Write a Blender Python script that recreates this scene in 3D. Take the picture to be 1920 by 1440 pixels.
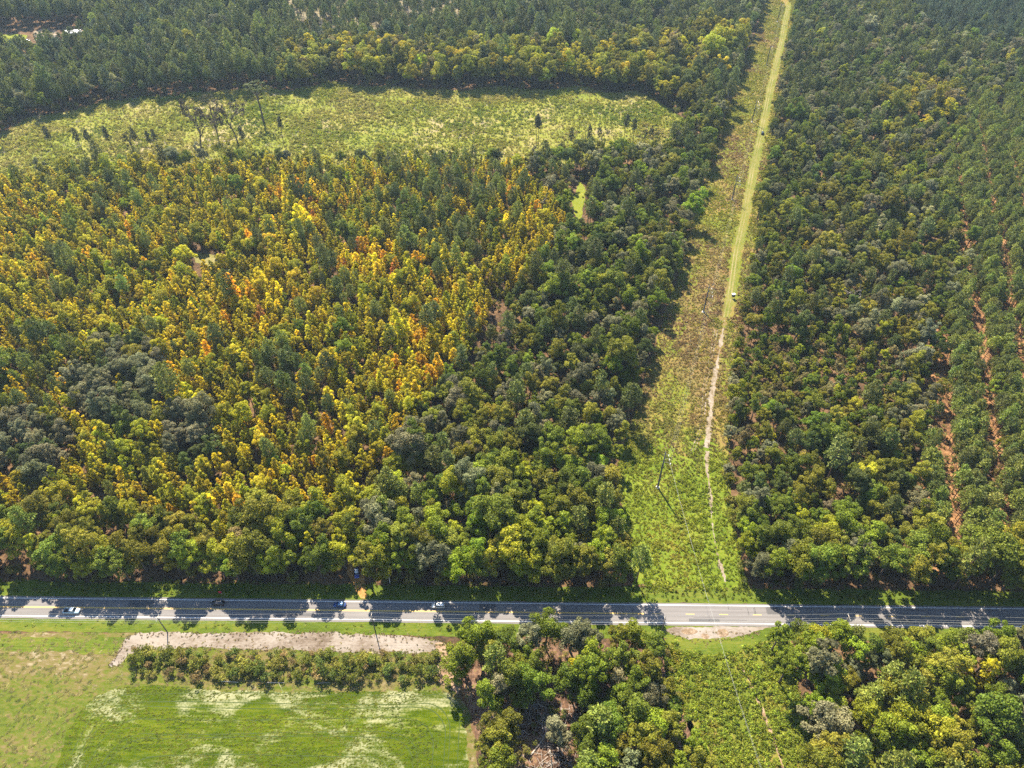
import bpy, bmesh, math, random
import numpy as np
from mathutils import Vector, geometry

# ------------------------------------------------------------------ camera, sky, sun, exposure
for o in list(bpy.data.objects): bpy.data.objects.remove(o)
scene = bpy.context.scene
C = scene.collection
CAM_H, CAM_PITCH, CAM_F = 240.0, math.radians(44), 1333.0 / 1920.0
cd = bpy.data.cameras.new('camera'); cam = bpy.data.objects.new('camera', cd); C.objects.link(cam)
cam.location = (0, 0, CAM_H)
cam.rotation_euler = (math.pi / 2 - CAM_PITCH, 0, 0)
cd.sensor_fit = 'HORIZONTAL'; cd.sensor_width = 36.0; cd.lens = 36.0 * CAM_F
cd.clip_start = 1.0; cd.clip_end = 20000
scene.camera = cam

SUN_EL, SUN_AZ = math.radians(49), math.radians(-20)      # azimuth from +Y towards +X
world = bpy.data.worlds.new('World'); scene.world = world; world.use_nodes = True
wn = world.node_tree
sky = wn.nodes.new('ShaderNodeTexSky'); sky.sky_type = 'NISHITA'; sky.sun_disc = False
sky.sun_elevation = SUN_EL; sky.sun_rotation = SUN_AZ
sky.air_density = 1.0; sky.dust_density = 0.3; sky.ozone_density = 2.5
bg = wn.nodes['Background']; bg.inputs['Strength'].default_value = 0.09
wn.links.new(sky.outputs[0], bg.inputs['Color'])
sd = bpy.data.lights.new('sun', 'SUN'); sd.energy = 5.0; sd.angle = math.radians(0.5); sd.color = (1.0, 0.915, 0.76)
sun = bpy.data.objects.new('sun', sd); C.objects.link(sun)
sdir = Vector((math.sin(SUN_AZ) * math.cos(SUN_EL), math.cos(SUN_AZ) * math.cos(SUN_EL), math.sin(SUN_EL)))
sun.rotation_euler = sdir.to_track_quat('Z', 'Y').to_euler()
sun.location = sdir * 600
vs = scene.view_settings
scene.display_settings.display_device = 'sRGB'
vs.view_transform = 'Standard'; vs.look = 'None'; vs.gamma = 1.0; vs.exposure = 1.9
scene.cycles.use_denoising = False; scene.cycles.denoiser = 'OPENIMAGEDENOISE'; scene.cycles.denoising_input_passes = 'RGB_ALBEDO_NORMAL'; scene.cycles.denoising_prefilter = 'ACCURATE'
scene.cycles.max_bounces = 6; scene.cycles.diffuse_bounces = 3; scene.cycles.glossy_bounces = 2
scene.cycles.transmission_bounces = 4; scene.cycles.transparent_max_bounces = 8; scene.cycles.volume_bounces = 0
scene.cycles.use_adaptive_sampling = True; scene.cycles.adaptive_threshold = 0.02
scene.cycles.sample_clamp_indirect = 6.0

rng = np.random.default_rng(11)
random.seed(11)

ZONES = {
  'field': [(-141.7,71.7),(-142.4,79.3),(-143.3,87.4),(-142.1,93.2),(-139.0,98.5),(-133.8,101.1),(-120.7,102.2),(-100.4,100.6),(-78.7,99.7),(-53.7,100.1),(-28.7,100.4),(-21.4,99.3),(-16.6,95.0),(-14.7,85.7),(-13.3,76.2),(-11.9,58.9),(-141.2,58.9)],
  'pasture': [(-245.9,121.5),(-135.0,120.7),(-125.3,120.1),(-26.4,118.1),(-19.8,102.0),(-14.4,94.1),(-10.0,76.2),(-8.4,50.9),(-196.8,50.9)],
  'sand_strip': [(-138.8,109.0),(-137.4,113.2),(-137.0,118.9),(-132.7,120.5),(-119.9,120.9),(-91.3,120.9),(-68.4,120.5),(-49.3,119.9),(-32.2,119.1),(-26.1,118.1),(-23.6,115.3),(-24.2,113.0),(-27.6,113.4),(-41.0,113.4),(-55.9,113.6),(-74.7,114.4),(-97.2,114.7),(-118.0,115.3),(-129.5,115.1),(-133.7,112.2),(-135.6,108.8)],
  'dirt_patch': [(-27.1,116.9),(-23.7,116.9),(-20.7,110.3),(-17.7,102.9),(-16.7,97.6),(-20.4,100.1),(-23.8,102.6),(-26.3,106.2),(-25.5,111.3)],
  'layby': [(57.9,123.3),(65.1,122.9),(76.6,123.1),(93.2,122.9),(89.4,120.9),(83.8,119.7),(79.7,118.3),(75.6,118.3),(69.9,118.1),(67.9,115.7),(67.1,117.7),(63.4,118.1),(57.3,120.1),(53.4,121.7)],
  'layby_grass': [(58.0,117.1),(64.3,118.9),(69.9,118.5),(79.6,119.3),(85.6,120.9),(93.5,123.3),(93.0,120.1),(90.6,118.1),(83.4,115.7),(76.3,113.2),(66.9,112.6),(58.7,113.8)],
  'driveway': [(-63.9,150.1),(-60.3,151.0),(-55.7,142.4),(-53.7,134.2),(-56.1,134.2),(-59.2,139.1),(-62.6,144.7)],
  'clearing': [(-388.9,417.5),(-428.1,489.4),(-393.8,528.5),(-388.9,551.6),(-339.3,584.7),(-245.0,609.1),(-201.0,614.9),(-147.2,620.7),(-91.8,618.4),(-72.4,606.8),(-13.7,611.4),(63.4,606.8),(107.4,597.8),(131.3,574.0),(135.5,529.4),(112.3,486.1),(15.2,473.0),(-99.2,475.4),(-211.8,469.0),(-282.9,458.1),(-346.9,437.9)],
  'green_glade': [(46.4,451.2),(50.1,440.8),(48.2,424.4),(44.0,399.6),(41.7,395.7),(40.2,410.7),(38.4,426.5),(43.1,433.6)],
  'pale_glade': [(-194.6,364.3),(-178.7,359.7),(-168.8,353.0),(-175.1,347.5),(-184.9,350.8)],
  'far_lawn': [(-525.2,741.5),(-505.8,744.5),(-491.5,747.6),(-478.4,744.5),(-472.0,729.4),(-490.7,720.5),(-509.2,711.8)],
  'far_yard': [(-477.6,753.9),(-471.5,763.4),(-458.2,760.2),(-445.7,735.4),(-457.9,732.4),(-470.6,741.5)],
  'slot': [(2.4,329.1),(7.5,324.1),(-9.8,284.6),(-19.7,254.2),(-23.7,256.9),(-15.4,286.8)],
  'x_far': [(-554.9,757.0),(-486.5,769.9),(-428.4,773.1),(-393.4,700.4),(-418.7,681.1),(-502.0,662.6)],
  'x_glade': [(45.9,453.5),(51.7,442.3),(50.0,420.9),(46.4,382.0),(37.8,382.0),(36.6,407.4),(37.0,427.9)],
  'x_pale': [(-197.0,366.6),(-178.8,362.0),(-167.3,353.0),(-164.2,336.9),(-182.6,336.9)],
  'S_autumn': [(-403.0,423.7),(-342.9,441.8),(-242.0,459.4),(-96.1,465.0),(14.8,463.4),(34.4,387.1),(12.1,340.7),(-9.6,287.4),(-28.0,250.7),(-37.4,212.6),(-46.3,188.5),(-67.5,170.8),(-111.7,163.1),(-157.2,163.1),(-257.3,158.2)],
  'S_pinepatch_a': [(-80.4,457.1),(-22.3,469.0),(8.9,441.8),(-9.8,387.1),(-15.3,346.1),(-40.8,320.0),(-61.7,351.6),(-80.3,399.9)],
  'S_pinepatch_b': [(-128.4,374.8),(-104.9,387.1),(-77.2,330.2),(-90.0,300.9),(-110.8,320.0)],
  'S_pinepatch_c': [(-128.6,266.3),(-105.0,266.3),(-80.7,247.0),(-74.7,212.6),(-92.7,209.4),(-118.2,236.1)],
  'S_pinepatch_d': [(-315.0,283.0),(-244.4,283.0),(-212.7,266.3),(-196.7,219.0),(-214.9,222.3),(-270.9,212.6)],
  'S_oakpatch_a': [(-209.2,247.0),(-203.8,270.4),(-175.9,266.3),(-155.1,236.1),(-154.1,212.6),(-176.2,209.4),(-194.4,219.0)],
  'S_oakpatch_b': [(-274.9,219.0),(-213.3,219.0),(-197.0,209.4),(-189.2,182.9),(-247.2,174.7)],
  'S_oakpatch_c': [(-156.4,225.7),(-137.7,227.4),(-124.8,200.2),(-131.4,185.7),(-146.3,200.2)],
  'S_orange_a': [(-155.4,434.4),(-125.8,427.2),(-112.4,374.8),(-137.6,387.1)],
  'S_orange_b': [(-100.7,362.9),(-75.5,362.9),(-70.6,325.0),(-92.1,330.2)],
  'S_orange_c': [(-166.0,310.3),(-134.1,320.0),(-123.8,278.7),(-147.0,266.3)],
  'S_orange_d': [(-65.2,283.0),(-33.4,296.3),(-28.6,262.3),(-43.0,222.3),(-59.1,236.1)],
  'S_orange_e': [(-10.8,449.3),(14.6,457.1),(17.3,420.2),(-3.4,406.5)],
  'S_front_left': [(-261.5,164.4),(-157.7,164.4),(-111.7,163.1),(-67.5,170.8),(-58.1,164.4),(-50.7,127.9),(-236.7,127.9)],
  'S_front_mid': [(-67.5,170.8),(-46.3,188.5),(8.9,194.2),(53.7,194.2),(53.5,127.9),(-60.1,127.9)],
  'S_front_right': [(78.3,172.1),(114.3,172.1),(149.7,154.6),(249.2,152.2),(231.6,125.9),(69.1,125.9)],
  'S_north_yellow': [(-207.5,653.5),(-176.8,690.1),(-29.0,676.2),(82.0,673.5),(190.0,731.4),(232.4,716.2),(142.3,555.4),(-24.9,550.4),(-184.2,555.4)],
  'S_north_thin': [(-264.5,893.8),(-48.1,893.8),(-50.9,723.7),(-159.2,701.5),(-222.3,716.2)],
  'S_right_pine': [(369.0,565.8),(618.0,634.4),(261.0,140.8),(156.8,143.0),(174.4,194.2),(217.2,283.0),(263.3,340.7),(282.6,434.4)],
  'S_right_far_pine': [(456.1,937.7),(837.3,937.7),(666.5,701.5),(442.7,701.5),(400.5,731.4)],
  'S_right_scrub': [(114.8,274.5),(160.2,283.0),(194.3,266.3),(179.7,236.1),(140.6,229.1),(107.5,232.6)],
  'S_right_gold': [(304.9,598.7),(371.2,598.7),(359.4,545.3),(310.1,516.5),(280.9,545.3)],
}


def road_y(x): return 128.75 - 0.0117 * x            # centre line of the road
LINE = [(59.5, 60), (60, 120), (61.5, 185.6), (103.9, 304.8), (146.2, 425.1), (188.5, 545), (230.8, 665), (273.0, 785), (315.3, 905), (420, 1205)]
def line_x(y):
    return float(np.interp(y, [p[1] for p in LINE], [p[0] for p in LINE]))
CORR_Y = [137, 153, 173, 198, 230, 260, 298, 332, 388, 457, 558, 695, 786, 1000, 1300]
CORR_L = [50, 46, 43.5, 44.5, 56, 66.5, 79, 92, 111, 134, 170, 219, 253, 330, 438]
CORR_RY = [137, 148, 168, 190, 214, 248, 298, 358, 465, 607, 839, 1000, 1300]
CORR_R = [86, 85.5, 86.5, 89.5, 95, 105.5, 121.5, 142, 178, 227, 307, 362, 466]

# ------------------------------------------------------------------ helpers
def tag(o, label=None, cat=None, group=None, kind=None):
    if label: o['label'] = label
    if cat: o['category'] = cat
    if group: o['group'] = group
    if kind: o['kind'] = kind
    return o

def link(name, data, mat=None, parent=None):
    o = bpy.data.objects.new(name, data); C.objects.link(o)
    if mat is not None: data.materials.append(mat)
    if parent is not None: o.parent = parent
    return o

def empty(name, loc, rz=0.0):
    o = bpy.data.objects.new(name, None); C.objects.link(o)
    o.location = loc; o.rotation_euler = (0, 0, rz); o.empty_display_size = 0.5
    return o

class MB:
    """vertices, quads / polygons, a material index and a 0..1 variation value"""
    def __init__(self): self.v = []; self.q = []; self.m = []; self.a = []; self.n = 0
    def add(self, V, Q, mat=0, var=0.5):
        V = np.asarray(V, float).reshape(-1, 3); Q = np.asarray(Q, int).reshape(-1, 4)
        self.v.append(V); self.q.append(Q + self.n); self.n += len(V)
        self.m.append(np.full(len(Q), mat)); self.a.append(np.full(len(V), var) if np.isscalar(var) else np.asarray(var))
    def cards(self, P, mat=0, var=None):       # P (n,4,3) loose quads
        n = len(P)
        self.add(P.reshape(-1, 3), np.arange(n * 4).reshape(-1, 4), mat, np.repeat(var, 4) if var is not None else 0.5)
    def tube(self, pts, radii, sides=6, mat=0, cap=False):
        pts = [np.asarray(p, float) for p in pts]; V = []
        for i, p in enumerate(pts):
            d = pts[min(i + 1, len(pts) - 1)] - pts[max(i - 1, 0)]
            d = d / (np.linalg.norm(d) + 1e-9)
            a = np.cross(d, (0, 0, 1) if abs(d[2]) < 0.9 else (1, 0, 0)); a /= np.linalg.norm(a); b = np.cross(d, a)
            for k in range(sides):
                t = 2 * math.pi * k / sides
                V.append(p + radii[i] * (math.cos(t) * a + math.sin(t) * b))
        Q = [(i * sides + k, i * sides + (k + 1) % sides, (i + 1) * sides + (k + 1) % sides, (i + 1) * sides + k)
             for i in range(len(pts) - 1) for k in range(sides)]
        if cap:
            for base in (0, (len(pts) - 1) * sides):
                for k in range(1, sides - 1): Q.append((base, base + k, base + k + 1, base + k + 1))
        self.add(V, Q, mat)
    def box(self, c, s, mat=0, rz=0.0):
        x, y, z = s[0] / 2, s[1] / 2, s[2] / 2
        V = np.array([(i, j, k) for k in (-z, z) for i, j in ((-x, -y), (x, -y), (x, y), (-x, y))])
        cs, sn = math.cos(rz), math.sin(rz)
        V = np.c_[V[:, 0] * cs - V[:, 1] * sn, V[:, 0] * sn + V[:, 1] * cs, V[:, 2]] + np.array(c)
        self.add(V, [(3, 2, 1, 0), (4, 5, 6, 7), (0, 1, 5, 4), (1, 2, 6, 5), (2, 3, 7, 6), (3, 0, 4, 7)], mat)
    def loft(self, rings, mat=0):
        k = len(rings[0]); V = np.concatenate([np.asarray(r, float) for r in rings]); Q = []
        for i in range(len(rings) - 1):
            for j in range(k): Q.append((i * k + j, i * k + (j + 1) % k, (i + 1) * k + (j + 1) % k, (i + 1) * k + j))
        for base, rev in ((0, True), ((len(rings) - 1) * k, False)):
            for j in range(1, k - 1):
                t = (base, base + j, base + j + 1, base + j + 1)
                Q.append(t[::-1] if rev else t)
        self.add(V, Q, mat)
    def mesh(self, name, mats, smooth=False):
        V = np.concatenate(self.v); Q = np.concatenate(self.q); M = np.concatenate(self.m); A = np.concatenate(self.a)
        me = bpy.data.meshes.new(name)
        deg = Q[:, 2] == Q[:, 3]
        sizes = np.where(deg, 3, 4)
        loops = np.concatenate([q[:3] if d else q for q, d in zip(Q, deg)]) if deg.any() else Q.reshape(-1)
        me.vertices.add(len(V)); me.vertices.foreach_set('co', V.astype(np.float32).ravel())
        me.loops.add(len(loops)); me.loops.foreach_set('vertex_index', loops.astype(np.int32))
        me.polygons.add(len(Q))
        me.polygons.foreach_set('loop_start', np.concatenate([[0], np.cumsum(sizes)[:-1]]).astype(np.int32))
        me.polygons.foreach_set('material_index', M.astype(np.int32))
        if smooth: me.polygons.foreach_set('use_smooth', np.ones(len(Q), bool))
        for m in mats: me.materials.append(m)
        at = me.attributes.new('var', 'FLOAT', 'POINT'); at.data.foreach_set('value', A.astype(np.float32))
        me.update(calc_edges=True); me.validate()
        return me
    def build(self, name, mat, parent=None, smooth=False):
        return link(name, self.mesh(name, [mat], smooth), None, parent)

def inside(P, poly):
    P = np.asarray(P, float); x, y = P[:, 0], P[:, 1]; r = np.zeros(len(P), bool)
    n = len(poly)
    for i in range(n):
        x0, y0 = poly[i]; x1, y1 = poly[(i + 1) % n]
        if y0 == y1: continue
        c = ((y0 > y) != (y1 > y)) & (x < (x1 - x0) * (y - y0) / (y1 - y0) + x0)
        r ^= c
    return r

# value noise used for placement decisions
_tab = rng.random((64, 64))
def vnoise(x, y, s):
    x = np.asarray(x, float) / s; y = np.asarray(y, float) / s
    xi = np.floor(x).astype(int); yi = np.floor(y).astype(int); fx = x - xi; fy = y - yi
    fx = fx * fx * (3 - 2 * fx); fy = fy * fy * (3 - 2 * fy)
    g = lambda a, b: _tab[a % 64, b % 64]
    return (g(xi, yi) * (1 - fx) + g(xi + 1, yi) * fx) * (1 - fy) + (g(xi, yi + 1) * (1 - fx) + g(xi + 1, yi + 1) * fx) * fy

# ------------------------------------------------------------------ materials
class NT:
    def __init__(self, name):
        self.mat = bpy.data.materials.new(name); self.mat.use_nodes = True
        self.t = self.mat.node_tree; self.t.nodes.clear()
        self.out = self.t.nodes.new('ShaderNodeOutputMaterial')
    def node(self, typ, **kw):
        n = self.t.nodes.new(typ)
        for k, v in kw.items(): setattr(n, k, v)
        return n
    def set(self, sock, v):
        if hasattr(v, 'is_output') or isinstance(v, bpy.types.NodeSocket): self.t.links.new(v, sock)
        else: sock.default_value = v
    def pos(self, sx=1, sy=1, sz=1, rz=0.0):
        g = self.node('ShaderNodeNewGeometry'); m = self.node('ShaderNodeMapping')
        m.inputs['Scale'].default_value = (sx, sy, sz); m.inputs['Rotation'].default_value = (0, 0, rz)
        self.t.links.new(g.outputs['Position'], m.inputs['Vector']); return m.outputs[0]
    def noise(self, vec, scale, detail=4, rough=0.55, dist=0.0):
        n = self.node('ShaderNodeTexNoise'); self.t.links.new(vec, n.inputs['Vector'])
        n.inputs['Scale'].default_value = scale; n.inputs['Detail'].default_value = detail
        n.inputs['Roughness'].default_value = rough; n.inputs['Distortion'].default_value = dist
        return n.outputs['Fac']
    def ramp(self, fac, stops):
        n = self.node('ShaderNodeValToRGB'); e = n.color_ramp.elements
        while len(e) < len(stops): e.new(0.5)
        for el, (p, c) in zip(e, stops):
            el.position = p; el.color = (*c, 1) if len(c) == 3 else c
        self.t.links.new(fac, n.inputs[0]); return n.outputs[0]
    def mix(self, fac, a, b, mode='MIX'):
        n = self.node('ShaderNodeMix', data_type='RGBA', blend_type=mode)
        self.set(n.inputs[0], fac)
        for s, v in ((n.inputs[6], a), (n.inputs[7], b)):
            self.set(s, v if not isinstance(v, tuple) else (*v[:3], 1))
        return n.outputs[2]
    def math(self, op, a, b=0.0, clamp=False):
        n = self.node('ShaderNodeMath', operation=op, use_clamp=clamp); self.set(n.inputs[0], a); self.set(n.inputs[1], b); return n.outputs[0]
    def step(self, fac, lo, hi):
        n = self.node('ShaderNodeMapRange', interpolation_type='SMOOTHSTEP')
        self.set(n.inputs[0], fac); n.inputs[1].default_value = lo; n.inputs[2].default_value = hi; return n.outputs[0]
    def principled(self, col, rough=0.8, metal=0.0, spec=0.2, bump=None, bstr=0.5, bdist=0.1):
        p = self.node('ShaderNodeBsdfPrincipled')
        self.set(p.inputs['Base Color'], col if not isinstance(col, tuple) else (*col[:3], 1))
        p.inputs['Metallic'].default_value = metal; p.inputs['Specular IOR Level'].default_value = spec
        self.set(p.inputs['Roughness'], rough)
        if bump is not None:
            b = self.node('ShaderNodeBump'); b.inputs['Strength'].default_value = bstr; b.inputs['Distance'].default_value = bdist
            self.t.links.new(bump, b.inputs['Height']); self.t.links.new(b.outputs[0], p.inputs['Normal'])
        self.t.links.new(p.outputs[0], self.out.inputs['Surface']); return p

def plain(name, col, rough=0.6, metal=0.0, spec=0.3, grain=0.12, gscale=3.0):
    m = NT(name); v = m.noise(m.pos(), gscale, 3)
    c = m.mix(v, tuple(x * (1 - grain) for x in col), tuple(min(1, x * (1 + grain)) for x in col))
    m.principled(c, rough, metal, spec); return m.mat

def foliage(name, trans=0.3, spread=0.5, warm=0.25, spec=0.25):
    m = NT(name)
    a = m.node('ShaderNodeAttribute', attribute_type='INSTANCER', attribute_name='tint')
    v = m.node('ShaderNodeAttribute', attribute_type='GEOMETRY', attribute_name='var')
    fac = v.outputs['Fac']
    k = m.math('MULTIPLY_ADD', fac, 2 * spread); m.t.nodes[-1].inputs[2].default_value = 1 - spread
    sc = m.node('ShaderNodeVectorMath', operation='SCALE'); m.t.links.new(a.outputs['Vector'], sc.inputs[0]); m.t.links.new(k, sc.inputs['Scale'])
    hv = m.node('ShaderNodeHueSaturation'); m.t.links.new(sc.outputs[0], hv.inputs['Color'])
    h = m.math('MULTIPLY_ADD', m.math('FRACT', m.math('MULTIPLY', fac, 7.31)), -0.035 * warm * 4); m.t.nodes[-1]
    h.node.inputs[2].default_value = 0.5 + 0.035 * warm * 2
    m.t.links.new(h, hv.inputs['Hue'])
    p = m.node('ShaderNodeBsdfPrincipled'); m.t.links.new(hv.outputs[0], p.inputs['Base Color'])
    p.inputs['Roughness'].default_value = 0.55; p.inputs['Specular IOR Level'].default_value = spec
    t = m.node('ShaderNodeBsdfTranslucent'); m.t.links.new(hv.outputs[0], t.inputs['Color'])
    mx = m.node('ShaderNodeMixShader'); mx.inputs[0].default_value = trans
    m.t.links.new(p.outputs[0], mx.inputs[1]); m.t.links.new(t.outputs[0], mx.inputs[2])
    m.t.links.new(mx.outputs[0], m.out.inputs['Surface']); return m.mat

M = {}
M['leaf'] = foliage('leaf', 0.38, 0.45, 0.14, 0.10)
M['needle'] = foliage('needle', 0.28, 0.45, 0.2, 0.15)
M['autumn_leaf'] = foliage('autumn_leaf', 0.48, 0.40, 0.10, 0.08)
M['weed'] = foliage('weed', 0.35, 0.45, 0.4, 0.1)
M['bark'] = plain('bark', (0.085, 0.06, 0.045), 0.9, grain=0.35, gscale=1.2)
M['pine_bark'] = plain('pine_bark', (0.13, 0.075, 0.05), 0.9, grain=0.35, gscale=1.2)
M['dead_wood'] = plain('dead_wood', (0.34, 0.29, 0.25), 0.9, grain=0.25, gscale=1.5)
M['pale_wood'] = plain('pale_wood', (0.50, 0.43, 0.34), 0.85, grain=0.2, gscale=1.5)

def ground_mat(name, stops, s1=0.05, s2=0.6, mixw=0.5, rz=0.0, sx=1.0, bump=0.25, rough=0.95):
    m = NT(name); pv = m.pos(sx, 1, 1, rz)
    a = m.noise(pv, s1, 5, 0.6, 0.4); b = m.noise(pv, s2, 5, 0.65)
    f = m.math('ADD', m.math('MULTIPLY', a, 1 - mixw), m.math('MULTIPLY', b, mixw))
    col = m.ramp(m.step(f, 0.34, 0.66), stops)
    m.principled(col, rough, 0, 0.04, b, 0.6, bump); return m.mat

M['forest_floor'] = ground_mat('forest_floor', [(0, (0.030, 0.023, 0.015)), (0.5, (0.084, 0.049, 0.026)), (1, (0.150, 0.091, 0.045))], 0.06, 0.7)
M['pine_straw'] = ground_mat('pine_straw', [(0, (0.06, 0.034, 0.018)), (0.4, (0.14, 0.072, 0.034)), (0.7, (0.22, 0.115, 0.05)), (1, (0.30, 0.18, 0.085))], 0.12, 0.9, 0.55)
M['corridor'] = ground_mat('corridor', [(0, (0.07, 0.09, 0.010)), (0.4, (0.115, 0.12, 0.016)), (0.7, (0.16, 0.125, 0.03)), (1, (0.15, 0.09, 0.04))], 0.035, 0.5, 0.35)
M['clearing'] = ground_mat('clearing', [(0, (0.10, 0.12, 0.014)), (0.4, (0.145, 0.15, 0.022)), (0.75, (0.19, 0.165, 0.045)), (1, (0.24, 0.19, 0.11))], 0.025, 0.3, 0.45)
M['pasture'] = ground_mat('pasture', [(0, (0.038, 0.056, 0.006)), (0.35, (0.072, 0.088, 0.011)), (0.6, (0.105, 0.088, 0.026)), (0.82, (0.125, 0.095, 0.042)), (1, (0.22, 0.18, 0.11))], 0.055, 0.8, 0.42, 0.35, 0.5)
M['sand'] = ground_mat('sand', [(0, (0.085, 0.062, 0.042)), (0.3, (0.145, 0.113, 0.086)), (0.6, (0.19, 0.158, 0.127)), (1, (0.235, 0.202, 0.17))], 0.11, 1.5, 0.36, 0.5, 0.45, 0.1)
M['dirt'] = ground_mat('dirt', [(0, (0.130, 0.078, 0.046)), (0.5, (0.234, 0.156, 0.098)), (1, (0.299, 0.221, 0.150))], 0.15, 1.0)
M['orange_dirt'] = ground_mat('orange_dirt', [(0, (0.175, 0.084, 0.028)), (0.5, (0.294, 0.154, 0.049)), (1, (0.350, 0.210, 0.084))], 0.2, 1.0)
M['verge'] = ground_mat('verge', [(0, (0.045, 0.066, 0.007)), (0.5, (0.072, 0.096, 0.011)), (1, (0.114, 0.114, 0.018))], 0.12, 1.2, 0.5, 0, 0.3)
M['lawn'] = ground_mat('lawn', [(0, (0.100, 0.123, 0.012)), (1, (0.170, 0.171, 0.024))], 0.08, 0.8)
M['track'] = ground_mat('track', [(0, (0.11, 0.105, 0.026)), (0.5, (0.16, 0.14, 0.048)), (1, (0.21, 0.175, 0.08))], 0.06, 0.8, 0.5)
M['mown'] = ground_mat('mown', [(0, (0.075, 0.09, 0.014)), (0.5, (0.12, 0.12, 0.024)), (1, (0.16, 0.135, 0.04))], 0.05, 0.7, 0.5)
M['bare_strip'] = ground_mat('bare_strip', [(0, (0.116, 0.085, 0.045)), (0.5, (0.187, 0.148, 0.103)), (1, (0.246, 0.210, 0.170))], 0.12, 0.9, 0.5)
M['pale_ground'] = ground_mat('pale_ground', [(0, (0.07, 0.055, 0.03)), (0.5, (0.14, 0.115, 0.065)), (1, (0.20, 0.17, 0.11))], 0.04, 0.3, 0.5)

def field_mat():
    m = NT('field'); pv = m.pos(0.16, 1, 1); p2 = m.pos(0.55, 1, 1)
    streak = m.noise(pv, 0.9, 5, 0.6, 0.3); big = m.noise(p2, 0.05, 3); fine = m.noise(m.pos(), 1.6, 5, 0.7)
    f = m.math('ADD', m.math('MULTIPLY', streak, 0.65), m.math('MULTIPLY', fine, 0.35))
    g = m.ramp(m.step(f, 0.33, 0.66), [(0, (0.024, 0.040, 0.002)), (0.45, (0.052, 0.074, 0.003)), (1, (0.092, 0.102, 0.007))])
    band = m.step(m.noise(m.pos(0.02, 1, 1), 0.16, 2), 0.38, 0.62)
    g = m.mix(m.math('MULTIPLY', band, 0.55), g, (0.026, 0.042, 0.002))
    pn = m.noise(p2, 0.085, 4, 0.6, 0.8)
    rag = m.math('ADD', m.math('MULTIPLY', pn, 0.62), m.math('MULTIPLY', m.math('ADD', m.math('MULTIPLY', fine, 0.55), m.math('MULTIPLY', streak, 0.45)), 0.38))
    # stubble shows mostly in the eastern half and along the hedge side
    sp = m.node('ShaderNodeSeparateXYZ'); m.t.links.new(m.pos(), sp.inputs[0])
    east = m.step(sp.outputs[0], -125, -90)
    hed = m.step(sp.outputs[1], 88, 101)
    thr = m.math('ADD', m.math('ADD', rag, m.math('MULTIPLY', east, 0.055)), m.math('MULTIPLY', hed, 0.05))
    mask = m.step(thr, 0.545, 0.675)
    col = m.mix(m.math('MULTIPLY', mask, 0.85), g, m.mix(fine, (0.16, 0.155, 0.06), (0.31, 0.295, 0.185)))
    m.principled(col, 0.95, 0, 0.03, f, 0.5, 0.15); return m.mat
M['field'] = field_mat()

def asphalt():
    m = NT('asphalt'); pl = m.pos(0.05, 1, 1); fine = m.noise(m.pos(), 6, 4); lane = m.noise(pl, 1.1, 3)
    c = m.mix(lane, (0.115, 0.103, 0.097), (0.185, 0.168, 0.157))
    c = m.mix(m.math('MULTIPLY', m.step(fine, 0.35, 0.7), 0.35), c, (0.120, 0.109, 0.101))
    sp = m.node('ShaderNodeSeparateXYZ'); m.t.links.new(m.pos(), sp.inputs[0])
    off = m.math('ADD', m.math('MULTIPLY', sp.outputs[0], 0.0117), sp.outputs[1])           # metres across the road
    wave = m.math('COSINE', m.math('MULTIPLY', m.math('SUBTRACT', off, 128.75 + .85), 2 * math.pi / 1.75))
    wear = m.math('MULTIPLY', m.step(m.math('ADD', wave, m.math('MULTIPLY', lane, 0.8)), 0.4, 1.6), 0.32)
    c = m.mix(wear, c, (0.085, 0.077, 0.073))
    c = m.mix(m.math('MULTIPLY', m.step(m.noise(m.pos(0.3, 1, 1), 0.12, 3), 0.55, 0.7), 0.35), c, (0.20, 0.178, 0.158))
    m.principled(c, 0.85, 0, 0.2, fine, 0.2, 0.02); return m.mat
M['asphalt'] = asphalt()
M['tar'] = plain('tar', (0.03, 0.03, 0.032), 0.6)
M['white_paint'] = plain('white_paint', (0.72, 0.71, 0.68), 0.6, grain=0.1, gscale=0.8)
M['yellow_paint'] = plain('yellow_paint', (0.72, 0.44, 0.06), 0.6, grain=0.15, gscale=0.8)

# ------------------------------------------------------------------ ground sheets
def outline(poly, step, jit, seed):
    r = np.random.default_rng(seed); P = np.array(poly, float); out = []
    for i in range(len(P)):
        a, b = P[i], P[(i + 1) % len(P)]; L = np.linalg.norm(b - a); n = max(1, int(L / step))
        d = (b - a) / max(L, 1e-6); nn = np.array((-d[1], d[0]))
        for k in range(n):
            p = a + (b - a) * k / n
            w = (vnoise(p[0] + seed * 31, p[1], 7.0) - 0.5) * 2 * jit + (vnoise(p[0] + seed * 17, p[1] + 300, 2.2) - 0.5) * jit + r.normal(0, jit * 0.28)
            out.append(p + nn * w)
    return np.array(out)

def sheet(name, poly, z, mat, jit=0.5, step=1.6, seed=1, kind='structure', label=None):
    P = outline(poly, step, jit, seed) if jit > 0 else np.array(poly, float)
    vs3 = [Vector((p[0], p[1], 0)) for p in P]
    tris = geometry.tessellate_polygon([vs3])
    me = bpy.data.meshes.new(name); me.from_pydata([(p[0], p[1], z) for p in P], [], [t for t in tris]); me.update()
    bm = bmesh.new(); bm.from_mesh(me)
    bmesh.ops.recalc_face_normals(bm, faces=bm.faces)
    up = sum(f.normal.z * f.calc_area() for f in bm.faces)
    if up < 0: bmesh.ops.reverse_faces(bm, faces=bm.faces)
    bm.to_mesh(me); bm.free()
    return tag(link(name, me, mat), label, None, None, kind)

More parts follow.
